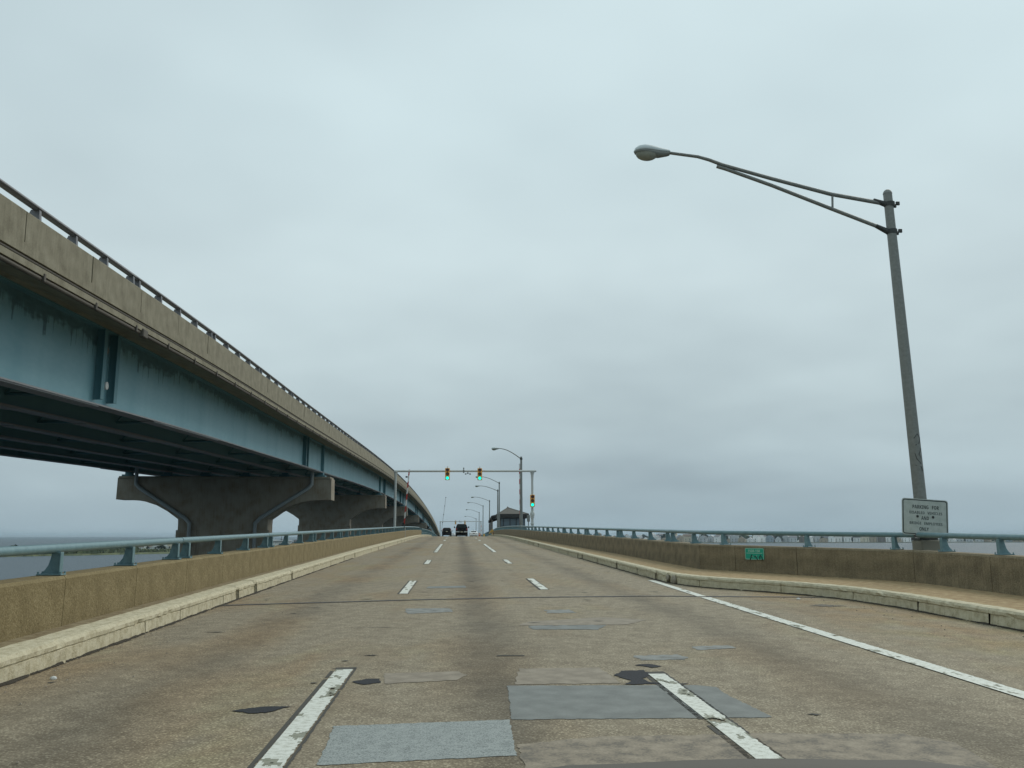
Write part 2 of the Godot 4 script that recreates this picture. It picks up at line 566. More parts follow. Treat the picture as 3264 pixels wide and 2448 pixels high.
func sky_image() -> ImageTexture:       # an overcast layer: soft stratus, greyer low down, brighter above
	var w := 1536
	var h := 768
	var im := Image.create(w, h, false, Image.FORMAT_RGBF)
	var n1 := FastNoiseLite.new()
	n1.seed = 14
	n1.frequency = 0.28
	n1.fractal_octaves = 5
	n1.fractal_gain = 0.5
	var n2 := FastNoiseLite.new()
	n2.seed = 23
	n2.frequency = 0.75
	n2.fractal_octaves = 4
	var ramp := [[-90, Color(0.16, 0.18, 0.19)], [-4, Color(0.26, 0.32, 0.34)], [0, Color(0.325, 0.425, 0.48)], [3, Color(0.39, 0.49, 0.535)], [8, Color(0.475, 0.58, 0.615)], [16, Color(0.54, 0.65, 0.685)], [26, Color(0.565, 0.69, 0.73)], [36, Color(0.605, 0.735, 0.775)], [90, Color(0.61, 0.73, 0.77)]]
	for y in h:
		var e := 90.0 - 180.0 * (y + 0.5) / h
		var c := Color()
		for i in ramp.size() - 1:
			if e <= ramp[i + 1][0]:
				var a: Color = ramp[i][1]
				c = a.lerp(ramp[i + 1][1], (e - ramp[i][0]) / (ramp[i + 1][0] - ramp[i][0]))
				break
		var er := deg_to_rad(e)
		var s := sin(er)
		for x in w:
			var k := 1.0
			if s > -0.02:
				var az := TAU * x / w
				var reach := cos(er) / (maxf(s, 0.0) + 0.16)
				var p := Vector2(cos(az), sin(az)) * reach
				var d := n1.get_noise_2d(p.x + 7.0, p.y) + 0.45 * n2.get_noise_2d(p.x * 1.3, p.y * 1.3)
				k = 1.0 + 0.25 * d * clampf(s * 8.0 + 0.35, 0.0, 1.0)
			im.set_pixel(x, y, Color(c.r * k, c.g * (1.0 + (k - 1.0) * 0.96), c.b * (1.0 + (k - 1.0) * 0.88)))
	return ImageTexture.create_from_image(im)

# ================================================================ water and land
func water_and_shores() -> void:
	var st := begin()
	var g := [-7000.0, -3000.0, -1500.0, -700.0, -300.0, -120.0, -40.0, 40.0, 120.0, 300.0, 700.0, 1500.0, 3000.0, 7000.0]
	for i in g.size() - 1:
		for j in g.size() - 1:
			quad(st, Vector3(g[i], WATER, g[j]), Vector3(g[i + 1], WATER, g[j]), Vector3(g[i + 1], WATER, g[j + 1]), Vector3(g[i], WATER, g[j + 1]), Vector3.UP)
	var o := obj(st, "water", M.water)
	o.set_meta("kind", "structure")
	o.set_meta("label", "grey choppy bay water on both sides of the bridge")
	# land: low banks that follow a shore line given by bearing (degrees right of the road) and distance
	land("far_land", "low built-up land across the bay on the right", [[1.0, 1420.0], [6.0, 1330.0], [12.0, 1290.0], [18.0, 1330.0], [24.0, 1420.0], [30.0, 1560.0], [36.0, 1700.0], [44.0, 1900.0]], 900.0, 1.3, M.far_ground)
	land("marsh_land", "green marsh bank across the water on the left", [[-48.0, 545.0], [-36.0, 520.0], [-28.0, 515.0], [-22.0, 545.0], [-17.0, 580.0], [-12.0, 620.0], [-7.0, 690.0], [-3.0, 800.0]], 240.0, 1.0, M.marsh)

func bearing(deg: float, dist: float, y: float) -> Vector3:
	return V(sin(deg_to_rad(deg)) * dist, y, cos(deg_to_rad(deg)) * dist)

func land(called: String, label: String, line: Array, depth: float, high: float, m: Material) -> void:
	var st := begin()
	var rows := []
	var n := 90
	for i in n + 1:
		var b: float = lerpf(line[0][0], line[-1][0], float(i) / n)
		var d := knots(line, b) + 9.0 * nz.get_noise_1d(b * 1.3)
		rows.append([bearing(b, d, WATER - 1.0), bearing(b, d + 3.0, WATER + high * 0.8), bearing(b, d + 60.0, WATER + high), bearing(b, d + depth, WATER + high + 1.0), bearing(b, d + depth + 20.0, WATER - 1.0)])
	for i in n:
		for k in 4:
			quad(st, rows[i][k], rows[i + 1][k], rows[i + 1][k + 1], rows[i][k + 1], Vector3.UP)
	var o := obj(st, called, m)
	o.set_meta("kind", "structure")
	o.set_meta("label", label)

# ================================================================ road
func road() -> void:
	var r := setting("road", "worn tan concrete bridge roadway of three lanes rising to a crest")
	# surface: grid with colour wear (oil band down each lane, rust tint in the lay-by, mottling)
	var ds := []
	var d := -8.0
	while d < 430.0:
		ds.append(d)
		d += 0.3 if d < 40.0 else (0.8 if d < 100.0 else 4.0)
	var nx := 60
	var st := begin()
	st.set_smooth_group(1)
	var rows := []
	for q in ds:
		var row := []
		var x0 := kerb_l(q) - 0.1
		var x1 := kerb_r(q) + 0.1
		for i in nx + 1:
			var x := lerpf(x0, x1, float(i) / nx)
			var f := 1.0 + 0.14 * nz.get_noise_2d(x * 0.9, q * 0.35) + 0.16 * nz.get_noise_2d(x * 0.25 + 40.0, q * 0.07) + 0.12 * nz.get_noise_2d(x * 3.0, q * 1.6 + 90.0)
			for c in [-3.75, -2.1, -0.38, 1.32, 3.2, 4.85]:
				var t2 := exp(-pow((x - c - 0.15 * nz.get_noise_1d(q * 0.1 + c * 3.0)) / 0.3, 2.0))
				f *= 1.0 + t2 * (0.07 + 0.12 * nz.get_noise_2d(c * 5.0 + 50.0, q * 0.25))
			for c in [-2.95, 0.45, 4.05]:
				var k := exp(-pow((x - c - 0.12 * nz.get_noise_1d(q * 0.15 + c)) / 0.46, 2.0))
				f *= 1.0 - k * ((0.38 if c > 0.0 and c < 1.0 else 0.24) + 0.16 * nz.get_noise_2d(c * 9.0, q * 0.4))
			var warm := clampf((x - 5.7) * 0.6, 0.0, 1.0) * (0.8 + 1.1 * nz.get_noise_2d(x * 0.8, q * 0.5 + 30.0))
			warm = maxf(warm, (0.45 if x > -1.6 else 0.85) * clampf(0.3 + 1.3 * nz.get_noise_2d(x * 0.35 + 11.0, q * 0.12), 0.0, 1.0))
			row.append([V(x, prof(q), q), Color(f * (1.0 + 0.05 * warm), f * (1.0 - 0.11 * minf(warm, 1.2)), f * (1.0 - 0.30 * minf(warm, 1.2)))])
		rows.append(row)
	for j in ds.size() - 1:
		for i in nx:
			var p := [rows[j][i], rows[j][i + 1], rows[j + 1][i + 1], rows[j + 1][i]]
			for t in [[0, 2, 1], [0, 3, 2]]:
				for u in [t[0], t[2], t[1]]:
					st.set_color(p[u][1])
					st.add_vertex(p[u][0])
	obj(st, "road_surface", M.road_concrete, r)
	# the deck under it
	st = begin()
	var path := []
	for k in range(0, 110):
		path.append(V(0, prof(-8.0 + k * 4.0), -8.0 + k * 4.0))
	sweep(st, path, PackedVector2Array([Vector2(-5.9, -0.12), Vector2(-5.9, -0.75), Vector2(-4.6, -0.9), Vector2(-4.6, -2.1), Vector2(5.6, -2.1), Vector2(5.6, -0.9), Vector2(7.3, -0.75), Vector2(7.3, -0.12)]))
	obj(st, "deck_beam", M.viaduct_concrete, r)
	# lane lines: worn strips; each is built of cells so that the chips are real gaps
	var dashes := [[-6.0, -1.4], [4.9, 10.6], [21.7, 26.5], [37.3, 41.6], [52.5, 74.0], [88.0, 92.5], [104.0, 108.5], [120.0, 124.0]]
	for q in dashes:
		dash(r, -1.27, q[0], q[1], 0.19)
	for q in [[-6.0, -1.4], [4.9, 10.1], [22.9, 27.4], [37.8, 41.9], [53.0, 74.0], [88.0, 92.5], [104.0, 108.5], [120.0, 124.0]]:
		dash(r, 2.22, q[0], q[1], 0.19)
	strip(r, "edge_line", [[5.5, -6.0], [5.52, 8.7], [5.63, 20.3]], 0.235, 0.07, M.road_paint, 0.05, 2.6, M.paint_worn)
	strip(r, "edge_line", [[5.62, 20.55], [5.72, 26.4]], 0.21, 0.07, M.road_paint, 0.05)
	for q in [[-4.6, -1.55, 0.34], [-0.55, 0.25, 0.3], [0.65, 1.2, 0.26], [3.1, 5.2, 0.24]]:
		strip(r, "stop_line", [[q[0], 75.0], [q[1], 75.0]], q[2], 0.1, M.road_paint, 0.25)
	# repairs
	patch(r, M.patch_pale, [[-1.0, 7.74], [0.46, 7.9], [0.44, 6.72], [-0.95, 6.53]], 0.012, 2)
	patch(r, M.patch_grey, [[0.53, 9.5], [2.5, 9.42], [2.66, 9.3], [2.64, 8.9], [2.74, 7.86], [0.48, 7.9]], 0.012, 2)
	patch(r, M.patch_tan, [[0.73, 10.58], [1.66, 10.6], [1.72, 9.58], [0.6, 9.56]], 0.03, 2)
	patch(r, M.patch_tan, [[-0.79, 10.33], [0.02, 10.42], [0.12, 10.2], [0.0, 9.86], [-0.75, 9.68]], 0.03, 2)
	patch(r, M.patch_low, [[0.46, 7.04], [1.15, 7.26], [2.64, 7.28], [3.56, 7.2], [3.8, 6.9], [3.7, 6.1], [3.2, 5.4], [0.5, 5.3]], 0.09, 2)
	patch(r, M.patch_mid, [[2.23, 11.5], [2.83, 11.58], [2.9, 11.3], [2.8, 11.15], [2.26, 11.1]], 0.05, 2)
	patch(r, M.patch_mid, [[3.21, 12.31], [3.72, 12.42], [3.78, 12.1], [3.17, 11.95]], 0.05, 2)
	patch(r, M.patch_mid, [[-1.01, 18.0], [-0.13, 18.05], [-0.07, 17.3], [-0.91, 16.95]], 0.06, 2)
	patch(r, M.patch_tan, [[1.2, 15.5], [2.61, 16.2], [3.3, 15.7], [2.82, 14.99], [1.01, 14.95]], 0.09, 2)
	patch(r, M.patch_grey, [[1.18, 14.93], [2.47, 14.93], [2.22, 14.3], [1.2, 14.4]], 0.06, 2)
	patch(r, M.patch_mid, [[1.69, 17.56], [2.19, 17.63], [2.24, 16.99], [1.71, 16.93]], 0.06, 2)
	patch(r, M.patch_grey, [[-0.75, 24.2], [0.2, 24.5], [0.25, 23.7], [-0.8, 23.5]], 0.12, 2)
	patch(r, M.patch_grey, [[5.0, 7.6], [5.4, 7.5], [5.5, 7.1], [5.1, 7.0]], 0.06, 2)
	patch(r, M.tar, [[-1.1, 9.8], [-0.96, 9.98], [-0.81, 9.98], [-0.79, 9.73], [-0.95, 9.62]], 0.025, 3, "tar_patch")
	patch(r, M.tar, [[-1.98, 8.4], [-1.78, 8.56], [-1.5, 8.56], [-1.6, 8.40], [-1.66, 8.3], [-1.82, 8.27]], 0.025, 3, "tar_patch")
	patch(r, M.tar, [[1.74, 10.05], [1.86, 10.33], [2.12, 10.38], [2.15, 10.05], [2.0, 9.82], [2.06, 9.62], [2.24, 9.52], [1.74, 9.5], [1.86, 9.72]], 0.03, 3, "tar_patch")
	patch(r, M.tar, [[2.1, 10.75], [2.25, 10.82], [2.42, 10.66], [2.28, 10.55]], 0.04, 3, "tar_patch")
	patch(r, M.groove, [[0.52, 11.64], [0.86, 11.62], [0.86, 11.56], [0.5, 11.57]], 0.008, 3, "crack")
	patch(r, M.oil, [[7.2, 18.2], [7.55, 18.45], [7.9, 18.1], [7.5, 17.9]], 0.16, 2, "oil_stain")
	# scattered short cracks and spalls
	for k in 46:
		var x := rng.randf_range(-4.3, 5.2)
		var q := rng.randf_range(6.5, 60.0)
		var w := rng.randf_range(0.05, 0.22) * (1.0 + q * 0.03)
		patch(r, M.groove, [[x, q], [x + w * 0.5, q + 0.02 + q * 0.001], [x + w, q + 0.01], [x + w * 0.6, q - 0.025 - q * 0.001]], 0.012, 3, "crack")
	# long hairline cracks across the lanes
	for k in 15:
		var x := rng.randf_range(-4.2, 3.6)
		var q := rng.randf_range(9.0, 62.0)
		var w := rng.randf_range(0.5, 2.2)
		var tk := 0.003 + q * 0.0006
		var up := []
		var dn := []
		var m := 7
		for i in m + 1:
			var px := x + w * i / m
			var wob := 0.10 * nz.get_noise_2d(px * 2.0, q * 3.0)
			var t := tk * (1.0 if i > 0 and i < m else 0.15)
			up.append([px, q + wob + t])
			dn.append([px, q + wob - t])
		dn.reverse()
		patch(r, M.groove, up + dn, 0.004, 3, "crack")
	# expansion joints across the deck
	joint(r, [[-4.75, 18.85], [-0.9, 20.0], [1.5, 20.5], [4.4, 20.75], [8.4, 20.2]], 0.17)
	joint(r, [[-5.0, 58.0], [5.95, 58.0]], 0.12)
	joint(r, [[-4.95, 100.0], [5.95, 100.0]], 0.2)
	joint(r, [[-4.95, 134.0], [5.95, 134.0]], 0.3)

func dash(parent: Node, x: float, a: float, b: float, w: float) -> void:
	# a dark saw cut shows along the rim of each stripe
	if a < 40.0 or a > 50.0 and a < 60.0:
		for e in [[x - w / 2.0 - 0.03, 0.045], [x + w / 2.0 + 0.02, 0.025]]:
			strip(parent, "stripe_edge_groove", [[e[0], a - 0.05], [e[0], b + 0.1]], e[1], 0.22, M.groove, 0.5, 1)
		strip(parent, "stripe_edge_groove", [[x - w * 0.6, b + 0.1], [x + w * 0.65, b + 0.12]], 0.14, 0.2, M.groove, 0.3, 1)
	strip(parent, "lane_dash", [[x, a], [x, b]], w, 0.07, M.road_paint, 0.1, 2.6, M.paint_worn)

func strip(parent: Node, called: String, line: Array, w: float, wear: float, m: Material, ragged_edge := 0.1, layer := 2.6, worn: Material = null) -> void:
	# a painted strip along points [x, d] made of small cells; worn cells are left out or thin
	var sts := [begin(), begin()]
	var count := [0, 0]
	for s in line.size() - 1:
		var p := Vector2(line[s][0], line[s][1])
		var q := Vector2(line[s + 1][0], line[s + 1][1])
		var len_ := p.distance_to(q)
		var near := minf(p.y, q.y) < 20.0
		var step := 0.024 if near else 0.3
		var cols := maxi(2, int(w / 0.02)) if near else 3
		var cnt := int(ceil(len_ / step))
		var dir := (q - p) / len_
		var side := Vector2(-dir.y, dir.x)
		for i in cnt:
			for j in cols:
				var c0 := p + dir * (len_ * i / cnt)
				var c1 := p + dir * (len_ * (i + 1) / cnt)
				var mid := (c0 + c1) / 2.0 + side * w * ((j + 0.5) / cols - 0.5)
				var which := 0
				if wear > 0.0:
					var v := nz.get_noise_2d(mid.x * 4.0 + 3.0, mid.y * 1.7 + 9.0) + 0.12 * nz.get_noise_2d(mid.x * 17.0, mid.y * 14.0)
					if v > 0.63 - wear:
						continue
					if v > 0.36 - wear and worn != null:
						which = 1
				var e0 := w * (float(j) / cols - 0.5)
				var e1 := w * (float(j + 1) / cols - 0.5)
				var r0 := 0.0
				var r1 := 0.0
				if j == 0:
					r0 = ragged_edge * w * nz.get_noise_2d(c0.x * 3.0, c0.y * 9.0)
					r1 = ragged_edge * w * nz.get_noise_2d(c1.x * 3.0, c1.y * 9.0)
				var a2 := c0 + side * (e0 + r0)
				var b2 := c1 + side * (e0 + r1)
				var c2 := c1 + side * e1
				var d2 := c0 + side * e1
				var h: float = 0.004 * layer
				quad(sts[which], V(a2.x, prof(a2.y) + h, a2.y), V(b2.x, prof(b2.y) + h, b2.y), V(c2.x, prof(c2.y) + h, c2.y), V(d2.x, prof(d2.y) + h, d2.y), Vector3.UP)
				count[which] += 1
	if count[0] > 0:
		var o := obj(sts[0], called, m, parent)
		if count[1] > 0:
			obj(sts[1], "worn_paint", worn, o)

func edge_distance(p: Vector2, poly: PackedVector2Array) -> float:
	var d := 99.0
	for i in poly.size():
		d = minf(d, p.distance_to(Geometry2D.get_closest_point_to_segment(p, poly[i], poly[(i + 1) % poly.size()])))
	return d if Geometry2D.is_point_in_polygon(p, poly) else -d

func patch(parent: Node, m: Material, poly: Array, soft: float, layer: int, called := "repair_patch", holes := 0.0) -> void:
	# a thin skin of repair mortar or tar with an uneven rim; a wide soft rim breaks up into cells
	if soft < 0.13:
		var rim := PackedVector2Array()
		var idx := PackedInt32Array()
		for tries in 4:
			rim.clear()
			var sw := soft / (1.0 + tries * 1.5)
			for i in poly.size():
				var a := Vector2(poly[i][0], poly[i][1])
				var b := Vector2(poly[(i + 1) % poly.size()][0], poly[(i + 1) % poly.size()][1])
				var cnt := maxi(2, int(a.distance_to(b) / (0.035 + 0.03 * tries)))
				for k in cnt:
					var p := a.lerp(b, float(k) / cnt)
					var o := Vector2(nz.get_noise_2d(p.x * 6.0, p.y * 3.0), nz.get_noise_2d(p.x * 6.0 + 70.0, p.y * 3.0) * 1.5) * sw * 0.8
					o += Vector2(nz.get_noise_2d(p.x * 40.0, p.y * 25.0), nz.get_noise_2d(p.x * 40.0 + 70.0, p.y * 25.0)) * (0.018 if tries < 3 else 0.0)
					rim.append(p + o)
			idx = Geometry2D.triangulate_polygon(rim)
			if idx.size() > 0:
				break
		if idx.size() > 0:
			var s2 := begin()
			var hh := 0.0025 * layer - 0.001
			for k in range(0, idx.size(), 3):
				var v := []
				for t in 3:
					var p := rim[idx[k + t]]
					v.append(V(p.x, prof(p.y) + hh, p.y))
				tri(s2, v[0], v[1], v[2], Vector3.UP)
			obj(s2, called, m, parent)
		return
	var pts := PackedVector2Array()
	var lo := Vector2(99, 999)
	var hi := Vector2(-99, -99)
	for q in poly:
		var v := Vector2(q[0], q[1])
		pts.append(v)
		lo = lo.min(v)
		hi = hi.max(v)
	lo -= Vector2(soft, soft * 2.0)
	hi += Vector2(soft, soft * 2.0)
	var nx := clampi(int((hi.x - lo.x) / 0.022), 4, 170)
	var ny := clampi(int((hi.y - lo.y) / (0.022 + lo.y * 0.0022)), 3, 90)
	var st := begin()
	var h := 0.004 * layer - 0.002
	var n := 0
	for j in ny:
		for i in nx:
			var a := Vector2(lerpf(lo.x, hi.x, float(i) / nx), lerpf(lo.y, hi.y, float(j) / ny))
			var b := Vector2(lerpf(lo.x, hi.x, float(i + 1) / nx), lerpf(lo.y, hi.y, float(j + 1) / ny))
			var c := (a + b) / 2.0
			var grain := nz.get_noise_2d(c.x * 21.0, c.y * 13.0) * 1.1 + nz.get_noise_2d(c.x * 5.0 + 40.0, c.y * 3.0) * 0.8
			var d := edge_distance(c, pts)
			if d + soft * grain < 0.0:
				continue
			if holes > 0.0 and nz.get_noise_2d(c.x * 15.0 + 9.0, c.y * 9.0) > 0.5 - holes:
				continue
			quad(st, V(a.x, prof(a.y) + h, a.y), V(b.x, prof(a.y) + h, a.y), V(b.x, prof(b.y) + h, b.y), V(a.x, prof(b.y) + h, b.y), Vector3.UP)
			n += 1
	if n > 0:
		obj(st, called, m, parent)

func joint(parent: Node, line: Array, w: float) -> void:
	var poly := []
	for p in line:
		poly.append([p[0], p[1] + w / 2.0])
	for i in range(line.size() - 1, -1, -1):
		poly.append([line[i][0], line[i][1] - w / 2.0])
	patch(parent, M.joint_seal, poly, 0.03, 4, "expansion_joint")

# ================================================================ kerbs and footways
func kerbs_and_walks() -> void:
	for side in [-1, 1]:
		var tw := 0.40 if side < 0 else 0.28
		var prof_k := [[0.0, -0.06], [0.012, 0.03], [0.02, 0.165], [0.034, 0.178], [0.012, 0.192], [0.012, 0.24], [0.045, 0.278], [0.1, 0.288], [tw, 0.284], [tw, -0.06]]
		var nm := "left" if side < 0 else "right"
		var root := setting("kerb", "pale chipped concrete kerb along the %s edge of the road" % nm)
		var cuts: Array
		if side < 0:
			cuts = [[-6, 2.5], [2.51, 9.6], [9.612, 14.2], [14.207, 16.0], [16.008, 19.0], [19.012, 20.15], [20.42, 22.0], [22.3, 27.0]]
		else:
			cuts = [[-6, 6.0], [6.01, 9.0], [9.01, 12.0], [12.01, 14.6], [14.612, 16.9], [16.915, 19.3], [19.308, 21.4], [21.41, 23.6], [23.61, 25.2], [25.45, 26.6], [26.85, 29.5], [29.52, 33.2], [33.45, 38.0], [38.02, 42.5], [42.7, 44.0], [44.2, 48.0]]
		var d: float = cuts[-1][1]
		while d < 170.0:
			cuts.append([d + 0.02 + (0.22 if rng.randf() < 0.4 else 0.0), d + 4.4])
			d += 4.4
		for c in cuts:
			var st := begin()
			var n := maxi(3, int((c[1] - c[0]) / (0.14 if c[0] < 40.0 else 1.1)))
			var rows := []
			for k in n + 1:
				var q := lerpf(c[0], c[1], float(k) / n)
				var x := kerb_l(q) if side < 0 else kerb_r(q)
				var y := prof(q)
				var dx := ((kerb_l(q + 0.3) if side < 0 else kerb_r(q + 0.3)) - (kerb_l(q - 0.3) if side < 0 else kerb_r(q - 0.3))) / 0.6
				var out: Vector2 = Vector2(1, -dx).normalized() * side       # away from the road, in (x, d)
				var chip := 0.0
				if nz.get_noise_2d(q * 2.2, side * 40.0) > 0.36:
					chip = 0.045
				var row := []
				for i in prof_k.size():
					var j := 0.010 * nz.get_noise_2d(q * 6.0 + i * 13.0, side * 9.0 + i) + 0.012 * nz.get_noise_2d(q * 1.2, i * 3.0)
					var u: float = prof_k[i][0] + j
					var v: float = prof_k[i][1] + 0.008 * nz.get_noise_2d(q * 5.0, i * 7.0 + 33.0)
					if chip > 0.0 and i >= 3 and i <= 6:
						u += chip * (0.4 + nz.get_noise_2d(q * 9.0, i))
					if i == prof_k.size() - 1 or i == prof_k.size() - 2:
						u = prof_k[i][0]
					row.append(V(x + out.x * u, y + v, q + out.y * u))
				rows.append(row)
			for k in n:
				for i in prof_k.size() - 1:
					var e := Vector2(prof_k[i + 1][0] - prof_k[i][0], prof_k[i + 1][1] - prof_k[i][1])
					quad(st, rows[k][i], rows[k][i + 1], rows[k + 1][i + 1], rows[k + 1][i], Vector3(-side * e.y, e.x, 0))
			for e in [0, n]:
				for i in range(1, prof_k.size() - 1):
					tri(st, rows[e][0], rows[e][i], rows[e][i + 1], Vector3(0, 0, 1 if e == 0 else -1))
			obj(st, "kerb_stone", M.kerb_concrete, root)
		# lintels bridge the drain openings, so that each is a dark hole under the kerb top
		for i in cuts.size() - 1:
			var gap: float = cuts[i + 1][0] - cuts[i][1]
			if gap < 0.1:
				continue
			var st := begin()
			var q: float = (cuts[i][1] + cuts[i + 1][0]) / 2.0
			var x := kerb_l(q) if side < 0 else kerb_r(q)
			box(st, Vector3(tw - 0.03, 0.075, gap + 0.02), at(V(x + side * (tw / 2.0 + 0.01), prof(q) + 0.246, q)), 0.01)
			box(st, Vector3(0.05, 0.28, gap + 0.02), at(V(x + side * 0.25, prof(q) + 0.06, q)))
			obj(st, "drain_lintel", M.kerb_concrete, root)
		if side > 0:
			var st := begin()
			ball(st, V(kerb_r(24.95) - 0.0, prof(25.0) + 0.1, 24.95), Vector3(0.06, 0.14, 0.2), 8, 14)
			ball(st, V(kerb_r(25.32) - 0.01, prof(25.0) + 0.15, 25.32), Vector3(0.04, 0.09, 0.12), 6, 10)
			obj(st, "mortar_lump", M.pier_concrete, root)
		# grit gathered in the gutter
		var st2 := begin()
		for k in 1500:
			var q := -2.0 + 46.0 * k / 1500.0
			var g := maxf(0.0, nz.get_noise_2d(q * 0.7, side * 17.0) * 0.6 + 0.34 + 0.5 * nz.get_noise_2d(q * 7.0, side * 3.0))
			var g2 := maxf(0.0, nz.get_noise_2d((q + 0.0307) * 0.7, side * 17.0) * 0.6 + 0.34 + 0.5 * nz.get_noise_2d((q + 0.0307) * 7.0, side * 3.0))
			if g <= 0.0 and g2 <= 0.0:
				continue
			var x0 := kerb_l(q) if side < 0 else kerb_r(q)
			var x1 := kerb_l(q + 0.0307) if side < 0 else kerb_r(q + 0.0307)
			var y := prof(q)
			quad(st2, V(x0 + side * 0.02, y + 0.03, q), V(x0 - side * 0.06 * g, y + 0.006, q), V(x1 - side * 0.06 * g2, y + 0.006, q + 0.0307), V(x1 + side * 0.02, y + 0.03, q + 0.0307), Vector3.UP)
		var dirt := obj(st2, "gutter_grit", M.dirt, root)
		dirt.set_meta("kind", "stuff")
		# small stones and flakes lying along the gutter
		var st4 := begin()
		var dice := RandomNumberGenerator.new()
		dice.seed = 900 + side
		for k in 420:
			var q := dice.randf_range(4.0, 45.0)
			var x: float = (kerb_l(q) if side < 0 else kerb_r(q)) - side * (0.03 + pow(dice.randf(), 2.5) * 1.6)
			var s := dice.randf_range(0.005, 0.02)
			var c := V(x, prof(q) + 0.004 + s * 0.3, q)
			var a := dice.randf() * TAU
			var e1 := Vector3(cos(a), 0, sin(a)) * s
			var e2 := Vector3(-sin(a), 0, cos(a)) * s * dice.randf_range(0.5, 1.0)
			var top := c + Vector3(0, s * 0.7, 0)
			for pair in [[e1, e2], [e2, -e1], [-e1, -e2], [-e2, e1]]:
				tri(st4, c + pair[0], c + pair[1], top, pair[0] + pair[1] + Vector3.UP)
		var stones := obj(st4, "loose_stones", M.groove if side > 0 else M.patch_tan, root)
		stones.set_meta("kind", "stuff")
		# footway between kerb and parapet
		var st3 := begin()
		var qd := -6.0
		while qd < 172.0:
			var q2 := qd + (0.5 if qd < 30.0 else 3.0)
			var a := kerb_l(qd) if side < 0 else kerb_r(qd)
			var b := kerb_l(q2) if side < 0 else kerb_r(q2)
			var a2 := wall_l(qd) if side < 0 else wall_r(qd)
			var b2 := wall_l(q2) if side < 0 else wall_r(q2)
			for s in 4:
				var t0 := s / 4.0
				var t1 := (s + 1) / 4.0
				var p := [Vector2(lerpf(a + side * 0.2, a2 + side * 0.1, t0), qd), Vector2(lerpf(a + side * 0.2, a2 + side * 0.1, t1), qd), Vector2(lerpf(b + side * 0.2, b2 + side * 0.1, t1), q2), Vector2(lerpf(b + side * 0.2, b2 + side * 0.1, t0), q2)]
				var v := []
				for w in p:
					v.append(V(w.x, prof(w.y) + 0.272 + 0.006 * nz.get_noise_2d(w.x * 3.0, w.y * 2.0), w.y))
				quad(st3, v[0], v[1], v[2], v[3], Vector3.UP)
			qd = q2
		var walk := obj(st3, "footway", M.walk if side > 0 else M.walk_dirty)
		walk.set_meta("kind", "structure")
		walk.set_meta("label", "narrow tan footway between the kerb and the parapet on the %s" % nm)

# ================================================================ parapets and railings
func wall_h(side: int) -> float:
	return 0.95 if side < 0 else 1.03

func parapet_point(side: int, d: float) -> Vector3:
	return V(wall_l(d) if side < 0 else wall_r(d), prof(d), d)

